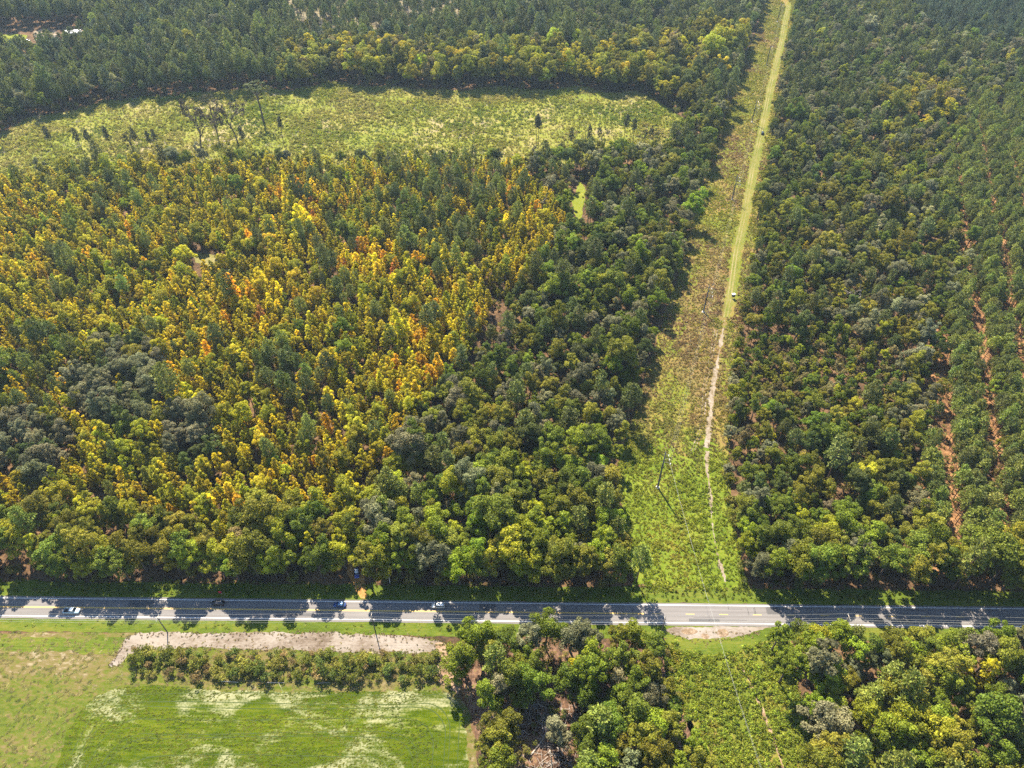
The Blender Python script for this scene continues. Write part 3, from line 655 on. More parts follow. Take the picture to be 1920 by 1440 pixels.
# stand: spacing, [(kind, tint, weight)], (scale lo, hi)
ST = {
 'autumn': (4.4, [('autumn', 'gold', 30), ('autumn', 'yellow', 20), ('autumn', 'lime', 14), ('autumn', 'orange', 1.2), ('broadleaf', 'gold', 5), ('broadleaf', 'lime', 6), ('autumn', 'olive', 8), ('pine', 'softpine', 5), ('pine', 'pine', 3), ('broadleaf', 'green', 3), ('bare', 'grey', .6)], (.55, 1.05)),
 'orange': (4.5, [('autumn', 'orange', 24), ('autumn', 'yellow', 44), ('autumn', 'rust', 2), ('autumn', 'gold', 20), ('pine', 'pine', 12)], (.75, 1.15)),
 'pinepatch': (5.0, [('pine', 'pine', 22), ('pine', 'softpine', 12), ('autumn', 'gold', 20), ('autumn', 'yellow', 16), ('autumn', 'lime', 12), ('broadleaf', 'green', 6), ('pine', 'dark', 8)], (.65, 1.05)),
 'oakpatch': (6.3, [('broadleaf', 'grey', 60), ('broadleaf', 'dark', 18), ('broadleaf', 'olive', 8), ('autumn', 'gold', 6)], (.8, 1.1)),
 'front_left': (6.4, [('broadleaf', 'olive', 34), ('broadleaf', 'lime', 18), ('broadleaf', 'green', 18), ('autumn', 'lime', 10), ('autumn', 'gold', 8), ('broadleaf', 'brown', 4), ('pine', 'softpine', 6)], (.84, 1.28)),
 'front_mid': (6.0, [('broadleaf', 'green', 26), ('broadleaf', 'bright', 24), ('broadleaf', 'olive', 16), ('broadleaf', 'lime', 8), ('broadleaf', 'grey', 9), ('pine', 'softpine', 12), ('autumn', 'lime', 6)], (.85, 1.36)),
 'front_right': (6.2, [('broadleaf', 'olive', 26), ('broadleaf', 'green', 24), ('broadleaf', 'lime', 12), ('broadleaf', 'bright', 14), ('broadleaf', 'grey', 8), ('pine', 'softpine', 10), ('bare', 'grey', 1.5)], (.85, 1.36)),
 'middle': (5.7, [('broadleaf', 'green', 30), ('broadleaf', 'grey', 14), ('broadleaf', 'dark', 9), ('broadleaf', 'olive', 18), ('broadleaf', 'bright', 9), ('pine', 'pine', 14), ('autumn', 'lime', 4), ('broadleaf', 'brown', 2), ('bare', 'grey', 1)], (.55, 1.2)),
 'right': (5.7, [('broadleaf', 'green', 26), ('broadleaf', 'grey', 13), ('broadleaf', 'dark', 8), ('broadleaf', 'olive', 26), ('pine', 'pine', 10), ('broadleaf', 'lime', 8), ('autumn', 'gold', 2.5), ('broadleaf', 'brown', 3), ('bare', 'grey', 1.5)], (.5, 1.12)),
 'right_scrub': (4.2, [('broadleaf', 'olive', 26), ('broadleaf', 'green', 26), ('broadleaf', 'brown', 16), ('broadleaf', 'lime', 12), ('broadleaf', 'grey', 10)], (.38, .6)),
 'right_gold': (6.5, [('broadleaf', 'lime', 22), ('broadleaf', 'gold', 10), ('broadleaf', 'olive', 30), ('broadleaf', 'brown', 16), ('broadleaf', 'grey', 14), ('broadleaf', 'green', 14)], (.9, 1.15)),
 'right_pine': (4.6, [('pine', 'softpine', 60), ('pine', 'pine', 25), ('broadleaf', 'green', 8), ('broadleaf', 'olive', 4)], (.7, .9)),
 'right_far_pine': (4.4, [('pine', 'blue', 80), ('pine', 'pine', 15)], (.65, .85)),
 'north_yellow': (7.2, [('broadleaf', 'lime', 32), ('broadleaf', 'gold', 14), ('broadleaf', 'olive', 30), ('broadleaf', 'brown', 8), ('broadleaf', 'dark', 10), ('pine', 'pine', 10)], (1.15, 1.6)),
 'north_thin': (8.6, [('pine', 'dark', 50), ('pine', 'pine', 20), ('bare', 'grey', 14), ('autumn', 'olive', 12), ('autumn', 'gold', 4)], (.85, 1.15)),
 'north_pine': (5.3, [('pine', 'pine', 34), ('pine', 'dark', 22), ('pine', 'softpine', 14), ('pine', 'blue', 6), ('broadleaf', 'dark', 6), ('broadleaf', 'grey', 9), ('broadleaf', 'olive', 5), ('bare', 'grey', 3)], (.7, 1.3)),
 'far_right': (6.2, [('broadleaf', 'green', 22), ('broadleaf', 'dark', 20), ('broadleaf', 'grey', 20), ('pine', 'pine', 20), ('broadleaf', 'olive', 12), ('broadleaf', 'lime', 3)], (.75, 1.15)),
 'south_right': (6.0, [('broadleaf', 'lime', 12), ('broadleaf', 'olive', 26), ('broadleaf', 'bright', 24), ('pine', 'softpine', 14), ('broadleaf', 'grey', 6), ('autumn', 'gold', 3), ('broadleaf', 'green', 14), ('bare', 'grey', 3)], (.78, 1.3)),
 'south_mid': (5.6, [('broadleaf', 'olive', 28), ('broadleaf', 'green', 26), ('broadleaf', 'bright', 14), ('broadleaf', 'grey', 12), ('pine', 'softpine', 14), ('autumn', 'gold', 5)], (.95, 1.32)),
}
ROW_D = np.array((.366, .9306)); ROW_N = np.array((.9306, -.366))

def candidates():
    """a jittered grid over the whole place, dense enough for the tightest stand"""
    out = []
    def grid(x0, x1, y0, y1, s):
        nx, ny = int((x1 - x0) / s), int((y1 - y0) / (s * .9))
        X, Y = np.meshgrid(np.arange(nx), np.arange(ny))
        P = np.c_[(x0 + (X + .5 * (Y % 2)) * s).ravel(), (y0 + Y * s * .9).ravel()]
        return P + rng.uniform(-.36, .36, P.shape) * s
    return grid

def stand_of(P):
    n = len(P); s = np.full(n, 'middle', dtype='<U16')
    x, y = P[:, 0], P[:, 1]
    lx = np.interp(y, CORR_Y, CORR_L)
    right = x > lx + 10
    s[right] = 'right'
    s[(y > 520) & right] = 'far_right'
    s[(y > 560) & ~right] = 'north_pine'
    s[(y > 600) & ~right & (x > 60)] = 'far_right'
    # soften stand borders
    Q = P + np.c_[vnoise(x, y, 14) - .5, vnoise(x + 500, y, 14) - .5] * 16
    def put(zone, st): s[inside(Q, ZONES['S_' + zone])] = st
    put('autumn', 'autumn')
    for z in 'abcd': put('pinepatch_' + z, 'pinepatch')
    for z in 'abc': put('oakpatch_' + z, 'oakpatch')
    for z in 'abcde': put('orange_' + z, 'orange')
    put('front_left', 'front_left'); put('front_mid', 'front_mid')
    put('north_yellow', 'north_yellow'); put('north_thin', 'north_thin'); put('right_far_pine', 'right_far_pine')
    s[right & inside(Q, ZONES['S_right_scrub'])] = 'right_scrub'
    s[right & inside(Q, ZONES['S_right_gold'])] = 'right_gold'
    s[right & inside(Q, ZONES['S_right_pine'])] = 'right_pine'
    s[right & inside(Q, ZONES['S_front_right'])] = 'front_right'
    s[(y < 120) & (x > 72)] = 'south_right'; s[(y < 120) & (x <= 72)] = 'south_mid'
    return s

def allowed(P):
    x, y = P[:, 0], P[:, 1]; ok = np.ones(len(P), bool)
    L = np.interp(y, CORR_Y, CORR_L); R = np.interp(y, CORR_RY, CORR_R)
    ok &= ~((x > L) & (x < R) & (y > 125))
    ry = 128.75 - .0117 * x
    ok &= ~((y > ry - 10.5) & (y < ry + 10.8))
    ok &= ~((y < 125) & (x < -22)); ok &= ~((y < 125) & (x < -8) & (y < 100))
    ls = np.interp(y, [60, 76, 95, 113, 125], [59, 57, 54, 50, 50])
    ok &= ~((y < 125) & (x > ls) & (x < 90))
    # thin open patch in the lower wood
    ok &= ~((x > -2) & (x < 20) & (y < 97) & (y > 66) & (vnoise(x, y, 6) > .12))
    for z in ('green_glade', 'pale_glade', 'far_lawn', 'far_yard', 'slot', 'clearing', 'x_far', 'x_glade', 'x_pale'): ok &= ~inside(P, ZONES[z])
    ok &= ~((np.hypot(x + 54.6, y - 188) < 5.5))                 # clearing round the shed
    ok &= ~((np.abs(x + 58.5) < 3.0) & (y > 137) & (y < 149))
    ok &= ~((np.abs(x + 432) < 10) & (np.abs(y - 741) < 9))
    w = np.abs(x) < 130 + 0.62 * np.maximum(y, 60) * 1.08
    return ok & w & (y > 48)

def gather():
    pts = []; stands = []
    grid = candidates()
    G = {}
    for st, (sp, mixv, sc) in ST.items():
        if st == 'right_pine':
            i, j = np.meshgrid(np.arange(-260, 420), np.arange(0, 230))
            gapw = 1 + (vnoise(i * 2.64, j * 4.4, 17.0) > .22) * (j * 4.4 < 470); keep = (np.mod(i, 7) > gapw)
            u = (i * 2.643 + 97.3)[keep]; v = (j * 4.4)[keep]
            P = u[:, None] * ROW_N + v[:, None] * ROW_D; P = P + rng.uniform(-.75, .75, P.shape)
            P = P[(P[:, 0] > 60) & (P[:, 1] > 130) & (P[:, 1] < 800)]
            P = P[rng.random(len(P)) > .10]
        else:
            y0, y1 = (48, 120) if st.startswith('south') else (136, 1080)
            P = grid(-760, 760, y0, y1, sp)
        P = P[allowed(P)]
        P = P[stand_of(P) == st]
        if st == 'south_mid': P = P[(rng.random(len(P)) < .9)]
        pts.append(P); stands += [st] * len(P)
    P = np.concatenate(pts); stands = np.array(stands)
    order = rng.permutation(len(P)); P, stands = P[order], stands[order]
    cell = {}; keep = []
    for i, (p, s) in enumerate(zip(P, stands)):
        d = ST[s][0] * .62 if s != 'right_pine' else 2.0
        c = (int(p[0] // 4), int(p[1] // 4)); bad = False
        for a in (-1, 0, 1):
            for b in (-1, 0, 1):
                for q in cell.get((c[0] + a, c[1] + b), ()):
                    if (q[0] - p[0]) ** 2 + (q[1] - p[1]) ** 2 < d * d: bad = True; break
                if bad: break
            if bad: break
        if not bad: cell.setdefault(c, []).append(p); keep.append(i)
    keep = [i for i in keep if rng.random() > .05]
    return P[keep], stands[keep]

TP, TS = gather()
n = len(TP); TK = np.empty(n, '<U10'); TT = np.empty(n, '<U10'); TSC = np.zeros(n)
cl1 = vnoise(TP[:, 0], TP[:, 1], 26); cl2 = vnoise(TP[:, 0] + 900, TP[:, 1], 40)
for i in range(n):
    sp, mixv, sc = ST[TS[i]]
    w = np.array([m[2] for m in mixv], float)
    # neighbours tend to be alike: a slow field shifts the draw along the list
    w = w / w.sum(); r = (rng.random() * .72 + .28 * cl1[i]) if rng.random() < .8 else rng.random()
    j = min(int(np.searchsorted(np.cumsum(w), min(r, .9999))), len(w) - 1)
    TK[i], TT[i] = mixv[j][0], mixv[j][1]
    TSC[i] = rng.uniform(*sc) * (.88 + .24 * cl2[i]) * (1.12 if 0 < TP[i, 1] - road_y(TP[i, 0]) < 19 else 1.0) * (rng.uniform(1.2, 1.5) if rng.random() < .05 and TS[i] != 'right_pine' else 1.0)
tint = np.array([TINT[t][0] for t in TT]) * np.exp(rng.normal(0, .20, (n, 1))) * np.exp(rng.normal(0, .045, (n, 3)))
TRZ = rng.uniform(0, 6.283, n)
# size in the picture decides which trees become individuals
d = 12.0 - CAM_H; cs_, sn_ = math.cos(CAM_PITCH), math.sin(CAM_PITCH)
zc = TP[:, 1] * cs_ - d * sn_; up = TP[:, 1] * sn_ + d * cs_
px = CAM_F * TP[:, 0] / zc; py = CAM_F * up / zc
seen = (np.abs(px) < .5) & (py > -.372) & (py < .37)
CATS = {'broadleaf': ('broadleaf_tree', 'broadleaf tree', 'broadleaf tree', 'broadleaf trees picked out in the nearer woods'),
        'pine': ('pine_tree', 'pine tree', 'pine', 'pine trees picked out in the nearer woods'),
        'autumn': ('autumn_tree', 'autumn tree', 'pointed tree', 'narrow turning trees picked out in the nearer woods'),
        'bare': ('bare_tree', 'bare tree', 'leafless tree', 'leafless trees among the green ones')}
_ONES = 'zeroth first second third fourth fifth sixth seventh eighth ninth tenth eleventh twelfth thirteenth fourteenth fifteenth sixteenth seventeenth eighteenth nineteenth'.split()
_TENS = ['', '', 'twenty', 'thirty', 'forty', 'fifty', 'sixty', 'seventy', 'eighty', 'ninety']
_TTH = ['', '', 'twentieth', 'thirtieth', 'fortieth', 'fiftieth', 'sixtieth', 'seventieth', 'eightieth', 'ninetieth']
def ordinal(k):
    if k < 20: return _ONES[k]
    if k >= 100: return 'hundred-and-' + ordinal(k - 100) if k > 100 else 'hundredth'
    return _TTH[k // 10] if k % 10 == 0 else _TENS[k // 10] + '-' + _ONES[k % 10]
# rows counted away from the road, places counted away from the power line
_dy = TP[:, 1] - (128.75 - .0117 * TP[:, 0]); _dx = TP[:, 0] - np.interp(TP[:, 1], [p[1] for p in LINE], [p[0] for p in LINE])
ROWI = (np.abs(_dy) // 6.0).astype(int) - 1; ROWI[ROWI < 0] = 0; COLI = np.zeros(n, int)
_grp = {}
for i in range(n): _grp.setdefault((_dy[i] > 0, ROWI[i], _dx[i] > 0), []).append(i)
for ids in _grp.values():
    for c, i in enumerate(sorted(ids, key=lambda j: abs(_dx[j]))): COLI[i] = c
def size_word(s): return 'tall ' if s > 1.0 else ('small ' if s < .72 else '')
NAMED = []
for kd, (nm, cat, word, grp) in CATS.items():
    idx = np.where((TK == kd) & seen)[0]
    big = TSC[idx] * {'broadleaf': 4.6, 'pine': 3.0, 'autumn': 2.4, 'bare': 3.5}[kd] / zc[idx]
    pick = idx[np.argsort(-big)[:300 if kd != 'bare' else 60]]
    picked = np.zeros(n, bool); picked[pick] = True
    for i in pick:
        x, y = TP[i]; dy = y - road_y(x); dx = x - line_x(y)
        lab = '%s%s %s, %s row %s the road, %s %s of the power line' % (
            size_word(TSC[i]), TINT[TT[i]][1] if kd != 'bare' else 'grey', word, ordinal(ROWI[i] + 1), 'behind' if dy > 0 else 'below',
            ordinal(COLI[i] + 1), 'left' if dx < 0 else 'right')
        plant(nm, kd, int(rng.integers(0, K[kd].n)), (x, y, 0), TRZ[i], TSC[i] * np.array((1, 1, rng.uniform(.92, 1.1))), tint[i], lab, cat, grp)
    rest = np.where((TK == kd) & ~picked)[0]
    if len(rest):
        scatter({'broadleaf': 'broadleaf_wood', 'pine': 'pine_wood', 'autumn': 'autumn_wood', 'bare': 'bare_wood'}[kd], kd, TP[rest], TRZ[rest],
                np.c_[TSC[rest], TSC[rest], TSC[rest] * rng.uniform(.92, 1.1, len(rest))], tint[rest],
                {'broadleaf': 'wide mass of green broadleaf trees', 'pine': 'wide mass of dark pine trees', 'autumn': 'mass of narrow yellow and gold autumn trees', 'bare': 'leafless grey trees scattered in the far woods'}[kd])
print('TREES', n, {k: int((TK == k).sum()) for k in CATS})

# ------------------------------------------------------------------ low growth
def fill(poly, dens, keep=None):
    poly = np.array(poly); lo, hi = poly.min(0), poly.max(0); N = int((hi[0] - lo[0]) * (hi[1] - lo[1]) * dens)
    P = rng.uniform(lo, hi, (N, 2)); P = P[inside(P, poly)]
    return P if keep is None else P[keep(P)]
def tints(P, cols, s, jit=.2):
    cols = np.array(cols); f = np.clip((.55 * vnoise(P[:, 0], P[:, 1], s) + .25 * vnoise(P[:, 0] + 77, P[:, 1], s / 4) + .2 * rng.random(len(P))) * 1.5 - .25, 0, .9999) * (len(cols) - 1)
    i = f.astype(int); t = (f - i)[:, None]
    return (cols[i] * (1 - t) + cols[np.minimum(i + 1, len(cols) - 1)] * t) * np.exp(rng.normal(0, jit, (len(P), 1)))
def on_track(P):
    tx = np.interp(P[:, 1], [q[1] for q in trk[::-1]], [q[0] for q in trk[::-1]]); return (np.abs(P[:, 0] - tx) < 3.6) & (P[:, 1] > 300)
def sandy(P):
    ax = np.interp(P[:, 1], [141, 152, 164, 176, 186, 196, 208, 222, 241, 258, 276, 298], [80.5, 80, 80.5, 82, 83.5, 84.5, 86.5, 90.5, 95.7, 101, 106.9, 114])
    return (np.abs(P[:, 0] - ax) < np.where(P[:, 1] < 200, .5, 1.2)) & (P[:, 1] < 300)
GREEN, LIME, GOLD, TAN, RUST = (.12, .165, .015), (.20, .225, .022), (.26, .225, .03), (.26, .19, .075), (.20, .11, .055)
P = fill(corr_poly, 1.1, lambda P: ~on_track(P) & ~sandy(P) & (P[:, 1] < 900))
near = np.clip((232 + 46 * (vnoise(P[:, 0], P[:, 1], 9) - .5) - P[:, 1]) / 45, 0, 1)[:, None]
mid = np.clip(1 - np.abs(P[:, 1] - 300 - 30 * (vnoise(P[:, 0], P[:, 1], 15) - .5)) / 95, 0, 1)[:, None] ** .6
t = (lambda a, b: a * near + (b * (1 - mid) + tints(P, [GOLD, TAN, RUST, TAN, LIME, GOLD], 14) * mid) * (1 - near))(tints(P, [(.13, .175, .014), (.165, .20, .016), (.20, .215, .02), GOLD], 16), tints(P, [LIME, GOLD, LIME, GOLD, TAN, RUST, GOLD], 30))
scatter('corridor_brush', 'weed', P, rng.uniform(0, 6.28, len(P)), np.c_[rng.uniform(.5, 1.25, (len(P), 2)), rng.uniform(.3, 1.1, len(P))] * (.55 + .8 * vnoise(P[:, 0], P[:, 1], 9) * vnoise(P[:, 0], P[:, 1], 3))[:, None] * 1.15, t, 'low green and tan brush under the power line')
P = fill([(50, 117), (52, 113), (56, 95), (59, 76), (60, 40), (96, 40), (96, 76), (96, 95), (97, 113), (99, 117)], .95,
         lambda P: ~inside(P, ZONES['layby_grass']) & (np.abs(P[:, 0] - np.interp(P[:, 1], [55, 76, 88, 98, 108], [85, 84.5, 83.5, 81.5, 79])) > .4))
scatter('bramble_brush', 'weed', P, rng.uniform(0, 6.28, len(P)), rng.uniform(.6, 1.5, len(P)), tints(P, [GREEN, LIME, (.16, .21, .02), GOLD], 8), 'bright green bramble filling the strip below the road')
P = fill(ZONES['clearing'], .34)
scatter('clearing_brush', 'weed', P, rng.uniform(0, 6.28, len(P)), rng.uniform(.4, 1.5, len(P)) * (.6 + 1.1 * vnoise(P[:, 0], P[:, 1], 22)), tints(P, [GREEN, LIME, (.28, .265, .035), (.31, .26, .07), (.24, .26, .025)], 40), 'pale green regrowth across the felled clearing')
P = fill(ZONES['clearing'], .004)
scatter('clearing_debris', 'debris', P, rng.uniform(0, 6.28, len(P)), rng.uniform(.8, 1.8, len(P)), tints(P, [TAN, GOLD], 20), 'pale dead branches lying in the felled clearing')
P = np.c_[rng.uniform(-600, 640, 34000), rng.uniform(139, 760, 34000)]
P = P[allowed(P) & (rng.random(len(P)) < np.clip(1.3 - P[:, 1] / 700, .2, 1)) & (stand_of(P) != 'right_pine')]
scatter('undergrowth', 'shrub', P, rng.uniform(0, 6.28, len(P)), rng.uniform(.6, 1.5, len(P)), tints(P, [(.07, .09, .02), (.13, .14, .025), (.20, .17, .03), (.10, .11, .02)], 20), 'low shrubs filling the gaps under the trees')
P = fill([(-18, 116), (54, 116), (56, 100), (60, 80), (64, 45), (-10, 45), (-10, 76), (-14, 94)], .10)
scatter('wood_undergrowth', 'shrub', P, rng.uniform(0, 6.28, len(P)), rng.uniform(.25, .8, len(P)), tints(P, [(.07, .10, .02), (.16, .17, .03), (.20, .15, .05), (.09, .12, .02)], 10), 'low undergrowth on the open floor of the lower wood')
P = fill([(-4, 98), (26, 98), (30, 76), (30, 55), (-8, 55)], .11)
scatter('brush_pile', 'debris', P, rng.uniform(0, 6.28, len(P)), rng.uniform(.7, 1.7, len(P)), tints(P, [TAN, RUST, GOLD], 6), 'cut branches littering the floor of the lower wood')
P = fill(ZONES['pasture'], .3, lambda P: ~inside(P, ZONES['field']) & ~inside(P, ZONES['sand_strip']) & ~inside(P, ZONES['dirt_patch']))
scatter('rough_grass', 'weed', P, rng.uniform(0, 6.28, len(P)), np.c_[rng.uniform(.4, 1.4, (len(P), 2)), rng.uniform(.03, .14, len(P))], tints(P, [(.065, .095, .010), (.11, .125, .018), (.155, .125, .04), (.12, .125, .022), (.22, .18, .085)], 14), 'rough tan and green pasture grass')
P = fill(ZONES['field'], 1.6, lambda P: vnoise(P[:, 0] * .3 + 40, P[:, 1], 5) > .38)
scatter('field_grass', 'weed', P, rng.uniform(-.1, .1, len(P)), np.c_[rng.uniform(.3, .9, len(P)), rng.uniform(.2, .4, len(P)), rng.uniform(.06, .16, len(P))], tints(P, [(.05, .07, .003), (.08, .105, .004), (.12, .125, .008), (.07, .095, .004)], 9), 'short green crop growth on the field')
P = np.concatenate([fill(strip(list(range(-240, 241, 20)), 5.5, 11.5), .5), fill(strip(list(range(-240, 241, 20)), -8.2, -5.0), .18)])
P = P[~((P[:, 0] > 52) & (P[:, 0] < 95) & (P[:, 1] < 124))]
scatter('verge_growth', 'weed', P, rng.uniform(0, 6.28, len(P)), np.c_[rng.uniform(.4, .9, (len(P), 2)), rng.uniform(.2, .9, len(P)) * np.where(P[:, 1] > 133, 1.3, .4)], tints(P, [(.08, .11, .015), (.14, .17, .02), (.20, .19, .03)], 8), 'grass and weeds along both sides of the road')
def rim(poly, per_m, spread):
    o = outline(poly, 1.0 / per_m, .2, 77); return o + rng.normal(0, spread, o.shape)
P = np.concatenate([rim(ZONES['sand_strip'], 2.2, .7), rim(ZONES['dirt_patch'], 2, .6), rim(ZONES['layby'][4:], 1.6, .4), fill(ZONES['sand_strip'], .16)])
P = P[P[:, 1] < 121.2]
scatter('strip_weeds', 'weed', P, rng.uniform(0, 6.28, len(P)), np.c_[rng.uniform(.2, .6, (len(P), 2)), rng.uniform(.1, .5, len(P))], tints(P, [(.12, .13, .03), (.20, .17, .05), (.26, .20, .10), (.20, .12, .06)], 6), 'sparse weeds at the ragged edges of the sand strip')
P = fill(ZONES['sand_strip'], .07)
scatter('sand_litter', 'debris', P, rng.uniform(0, 6.28, len(P)), rng.uniform(.15, .45, len(P)), tints(P, [TAN, RUST], 6), 'twigs and litter lying on the pale sand strip')
P = fill(ZONES['S_right_pine'], .12, lambda P: P[:, 1] < 420)
scatter('row_undergrowth', 'shrub', P, rng.uniform(0, 6.28, len(P)), rng.uniform(.2, .7, len(P)), tints(P, [(.10, .12, .02), (.18, .15, .04), (.20, .12, .05)], 12), 'low growth between the plantation rows')
# hedgerow of shrubs between the sand strip and the field
k = 0
for row, (yy, cnt) in enumerate([(111.2, 60), (108.0, 62), (105.2, 56)]):
    for i in range(cnt):
        x = -132 + (i + .5) * 106 / cnt + rng.uniform(-.9, .9) + (2.5 if row == 2 else 0)
        y = yy - (x + 80) * .006 + rng.uniform(-1.7, 1.7) + (1.0 if x < -110 else 0)
        t = np.array([(.12, .13, .02), (.16, .15, .025), (.09, .12, .022), (.17, .12, .045)][int(rng.choice(4, p=[.36, .3, .22, .12]))]) * 1.25 * math.exp(rng.normal(0, .22))
        w = ['olive', 'yellowish', 'dark green', 'brown']; cw = 'brown' if t[1] < t[0] * .85 else ('olive' if t[0] > t[1] * .85 else 'green')
        plant('hedgerow_shrub', 'shrub', int(rng.integers(0, 5)), (x, y, 0), rng.uniform(0, 6.28), rng.uniform(.5, 1.3) * np.array((1, 1, rng.uniform(.7, 1.3))), t,
              '%s shrub in the %s row of the hedgerow, %s from its open left end' % (cw, ['roadside', 'middle', 'field-side'][row], ordinal(i + 1)),
              'shrub', 'shrubs of the hedgerow beside the field', ('stems', 'foliage'))

# ------------------------------------------------------------------ single trees in the clearing and along its near edge
def single(kind, form, x, y, sc, tint_, label, cat, name):
    plant(name, kind, form, (x, y, 0), rng.uniform(0, 6.28), sc, tint_, label, cat, 'lone trees in and beside the felled clearing')
single('flat', 2, -194, 541.8, (2.3, 2.3, 1.75), (.085, .10, .03), 'tall lone tree with a broad domed green crown in the clearing', 'lone tree', 'lone_tree')
single('lone', 1, -226.3, 491, 2.1, (.07, .055, .035), 'forked leafless tree standing left of the tall bare-stemmed pine', 'bare tree', 'bare_tree')
single('flat', 0, -224.8, 522.9, (1.5, 1.5, 1.7), (.06, .058, .03), 'tall slim pine with a thin flat top in the clearing', 'lone tree', 'lone_tree')
single('lone', 2, -203.9, 504.9, 2.0, (.07, .055, .035), 'spreading leafless tree right of the tall slim clearing pine', 'bare tree', 'bare_tree')
single('lone', 0, -378.7, 508, 1.2, (.07, .055, .035), 'leafless tree at the far left edge of the clearing', 'bare tree', 'bare_tree')
row = [(-327.8, 481.1), (-304.1, 477.0), (-299.4, 479.5), (-283.9, 481.1), (-273.7, 487.8), (-267.6, 482.8), (-256.2, 481.1), (-251.6, 481.1), (-188.5, 481.1), (-169.1, 502.3),
       (17.8, 502.3), (19.8, 500.3), (43.3, 498.0), (57.1, 498.0), (66.3, 499.7), (82.0, 502.3), (88.8, 499.7), (97.5, 499.7), (104.2, 502.3)]
ORD = ['first', 'second', 'third', 'fourth', 'fifth', 'sixth', 'seventh', 'eighth', 'ninth', 'tenth', 'eleventh', 'twelfth', 'thirteenth', 'fourteenth', 'fifteenth', 'sixteenth', 'seventeenth', 'eighteenth', 'nineteenth']
for i, (x, y) in enumerate(row):
    if i in (12, 13): kd, f, s = 'pine', 1, rng.uniform(.75, .95)
    elif i in (4, 14, 17, 18): kd, f, s = 'lone', i % 4, rng.uniform(.85, 1.1)
    else: kd, f, s = 'thin', i % 3, rng.uniform(.95, 1.25)
    single(kd, f, x, y, s * np.array((.8, .8, 1)), (.05, .055, .028), '%s thin dark tree, counted from the left, along the near edge of the clearing' % ORD[i], 'edge tree', 'edge_tree')

# ------------------------------------------------------------------ dead stems and logs
def log(name, pts, rad, mat, label, cat, branches=0, seed=0):
    r = np.random.default_rng(seed); root = empty(name, (pts[0][0], pts[0][1], 0)); b = MB(); o = np.array((pts[0][0], pts[0][1], 0))
    P = [np.array(p, float) - o for p in pts]
    b.tube(P, list(np.linspace(rad, rad * .45, len(P))), 8, cap=True); b.build('stem', mat, root, True)
    for k in range(branches):
        t = r.uniform(.35, .95); p = P[0] + (P[-1] - P[0]) * t; d = r.normal(0, 1, 3); d[2] = abs(d[2]) * .5
        q = MB(); q.tube([p, p + d * r.uniform(.6, 1.5)], [rad * .35, rad * .1], 5); q.build('branch', mat, root)
    return tag(root, label, cat)
log('snag', [(12.5, 76.5, -.2), (12.2, 77, 4), (11.6, 78.2, 9.5)], .26, M['pale_wood'], 'pale broken dead trunk at the bottom edge of the lower wood', 'dead trunk', 4, 1)
log('fallen_log', [(-6, 92, .3), (-1, 95.5, .5), (2.5, 97, .9)], .28, M['bark'], 'dark fallen trunk lying at the field corner of the lower wood', 'log', 3, 2)
log('fallen_log', [(6, 80, .25), (9.5, 84, .4), (11.5, 88, .7)], .22, M['dead_wood'], 'grey fallen trunk among the cut branches of the lower wood', 'log', 4, 3)
log('fallen_log', [(20, 92, .25), (23, 86, .4)], .2, M['dead_wood'], 'short grey log beside the shaded gap in the lower wood', 'log', 2, 4)
log('fallen_log', [(-99, 103.4, .15), (-92.5, 103.0, .2)], .16, M['pale_wood'], 'pale log lying along the field-side foot of the hedgerow, leftmost one', 'log', 1, 5)
log('fallen_log', [(-83, 102.9, .15), (-77, 102.8, .2)], .14, M['pale_wood'], 'pale log at the hedgerow foot by the widest stubble patch', 'log', 1, 6)
log('fallen_log', [(-66, 102.7, .15), (-61.5, 102.9, .2)], .14, M['dead_wood'], 'grey log at the hedgerow foot, rightmost of three', 'log', 1, 7)
log('snag', [(-46, 140.5, -.2), (-45.6, 140.4, 6), (-45, 140.2, 12.5)], .22, M['dead_wood'], 'grey dead tree with bare branches leaning over the roadside wood', 'dead trunk', 14, 8)

# ------------------------------------------------------------------ poles and wires
M['pole_wood'] = plain('pole_wood', (0.10, 0.075, 0.055), 0.85, grain=.25, gscale=.8)
M['steel'] = plain('steel', (0.09, 0.085, 0.08), 0.55, 0.3)
M['porcelain'] = plain('porcelain', (0.78, 0.77, 0.74), 0.35)
M['wire'] = plain('wire', (0.36, 0.36, 0.32), 0.8, 0.0, 0.1)
M['concrete'] = plain('concrete', (0.45, 0.43, 0.39), 0.9)
def sag_wire(name, pts, sag, rad, label, group):
    b = MB(); P = []
    for (a, c) in zip(pts[:-1], pts[1:]):
        a, c = np.array(a, float), np.array(c, float); L = np.linalg.norm(c - a); m = max(4, int(L / 10))
        for k in range(m): t = k / m; P.append(a + (c - a) * t - np.array((0, 0, sag * (L / 120) ** 2 * 4 * t * (1 - t))))
    P.append(np.array(pts[-1], float)); o = P[0].copy(); o[2] = 0
    b.tube([p - o for p in P], [rad] * len(P), 4)
    w = b.build(name, M['wire']); w.location = o
    return tag(w, label, 'wire', group)

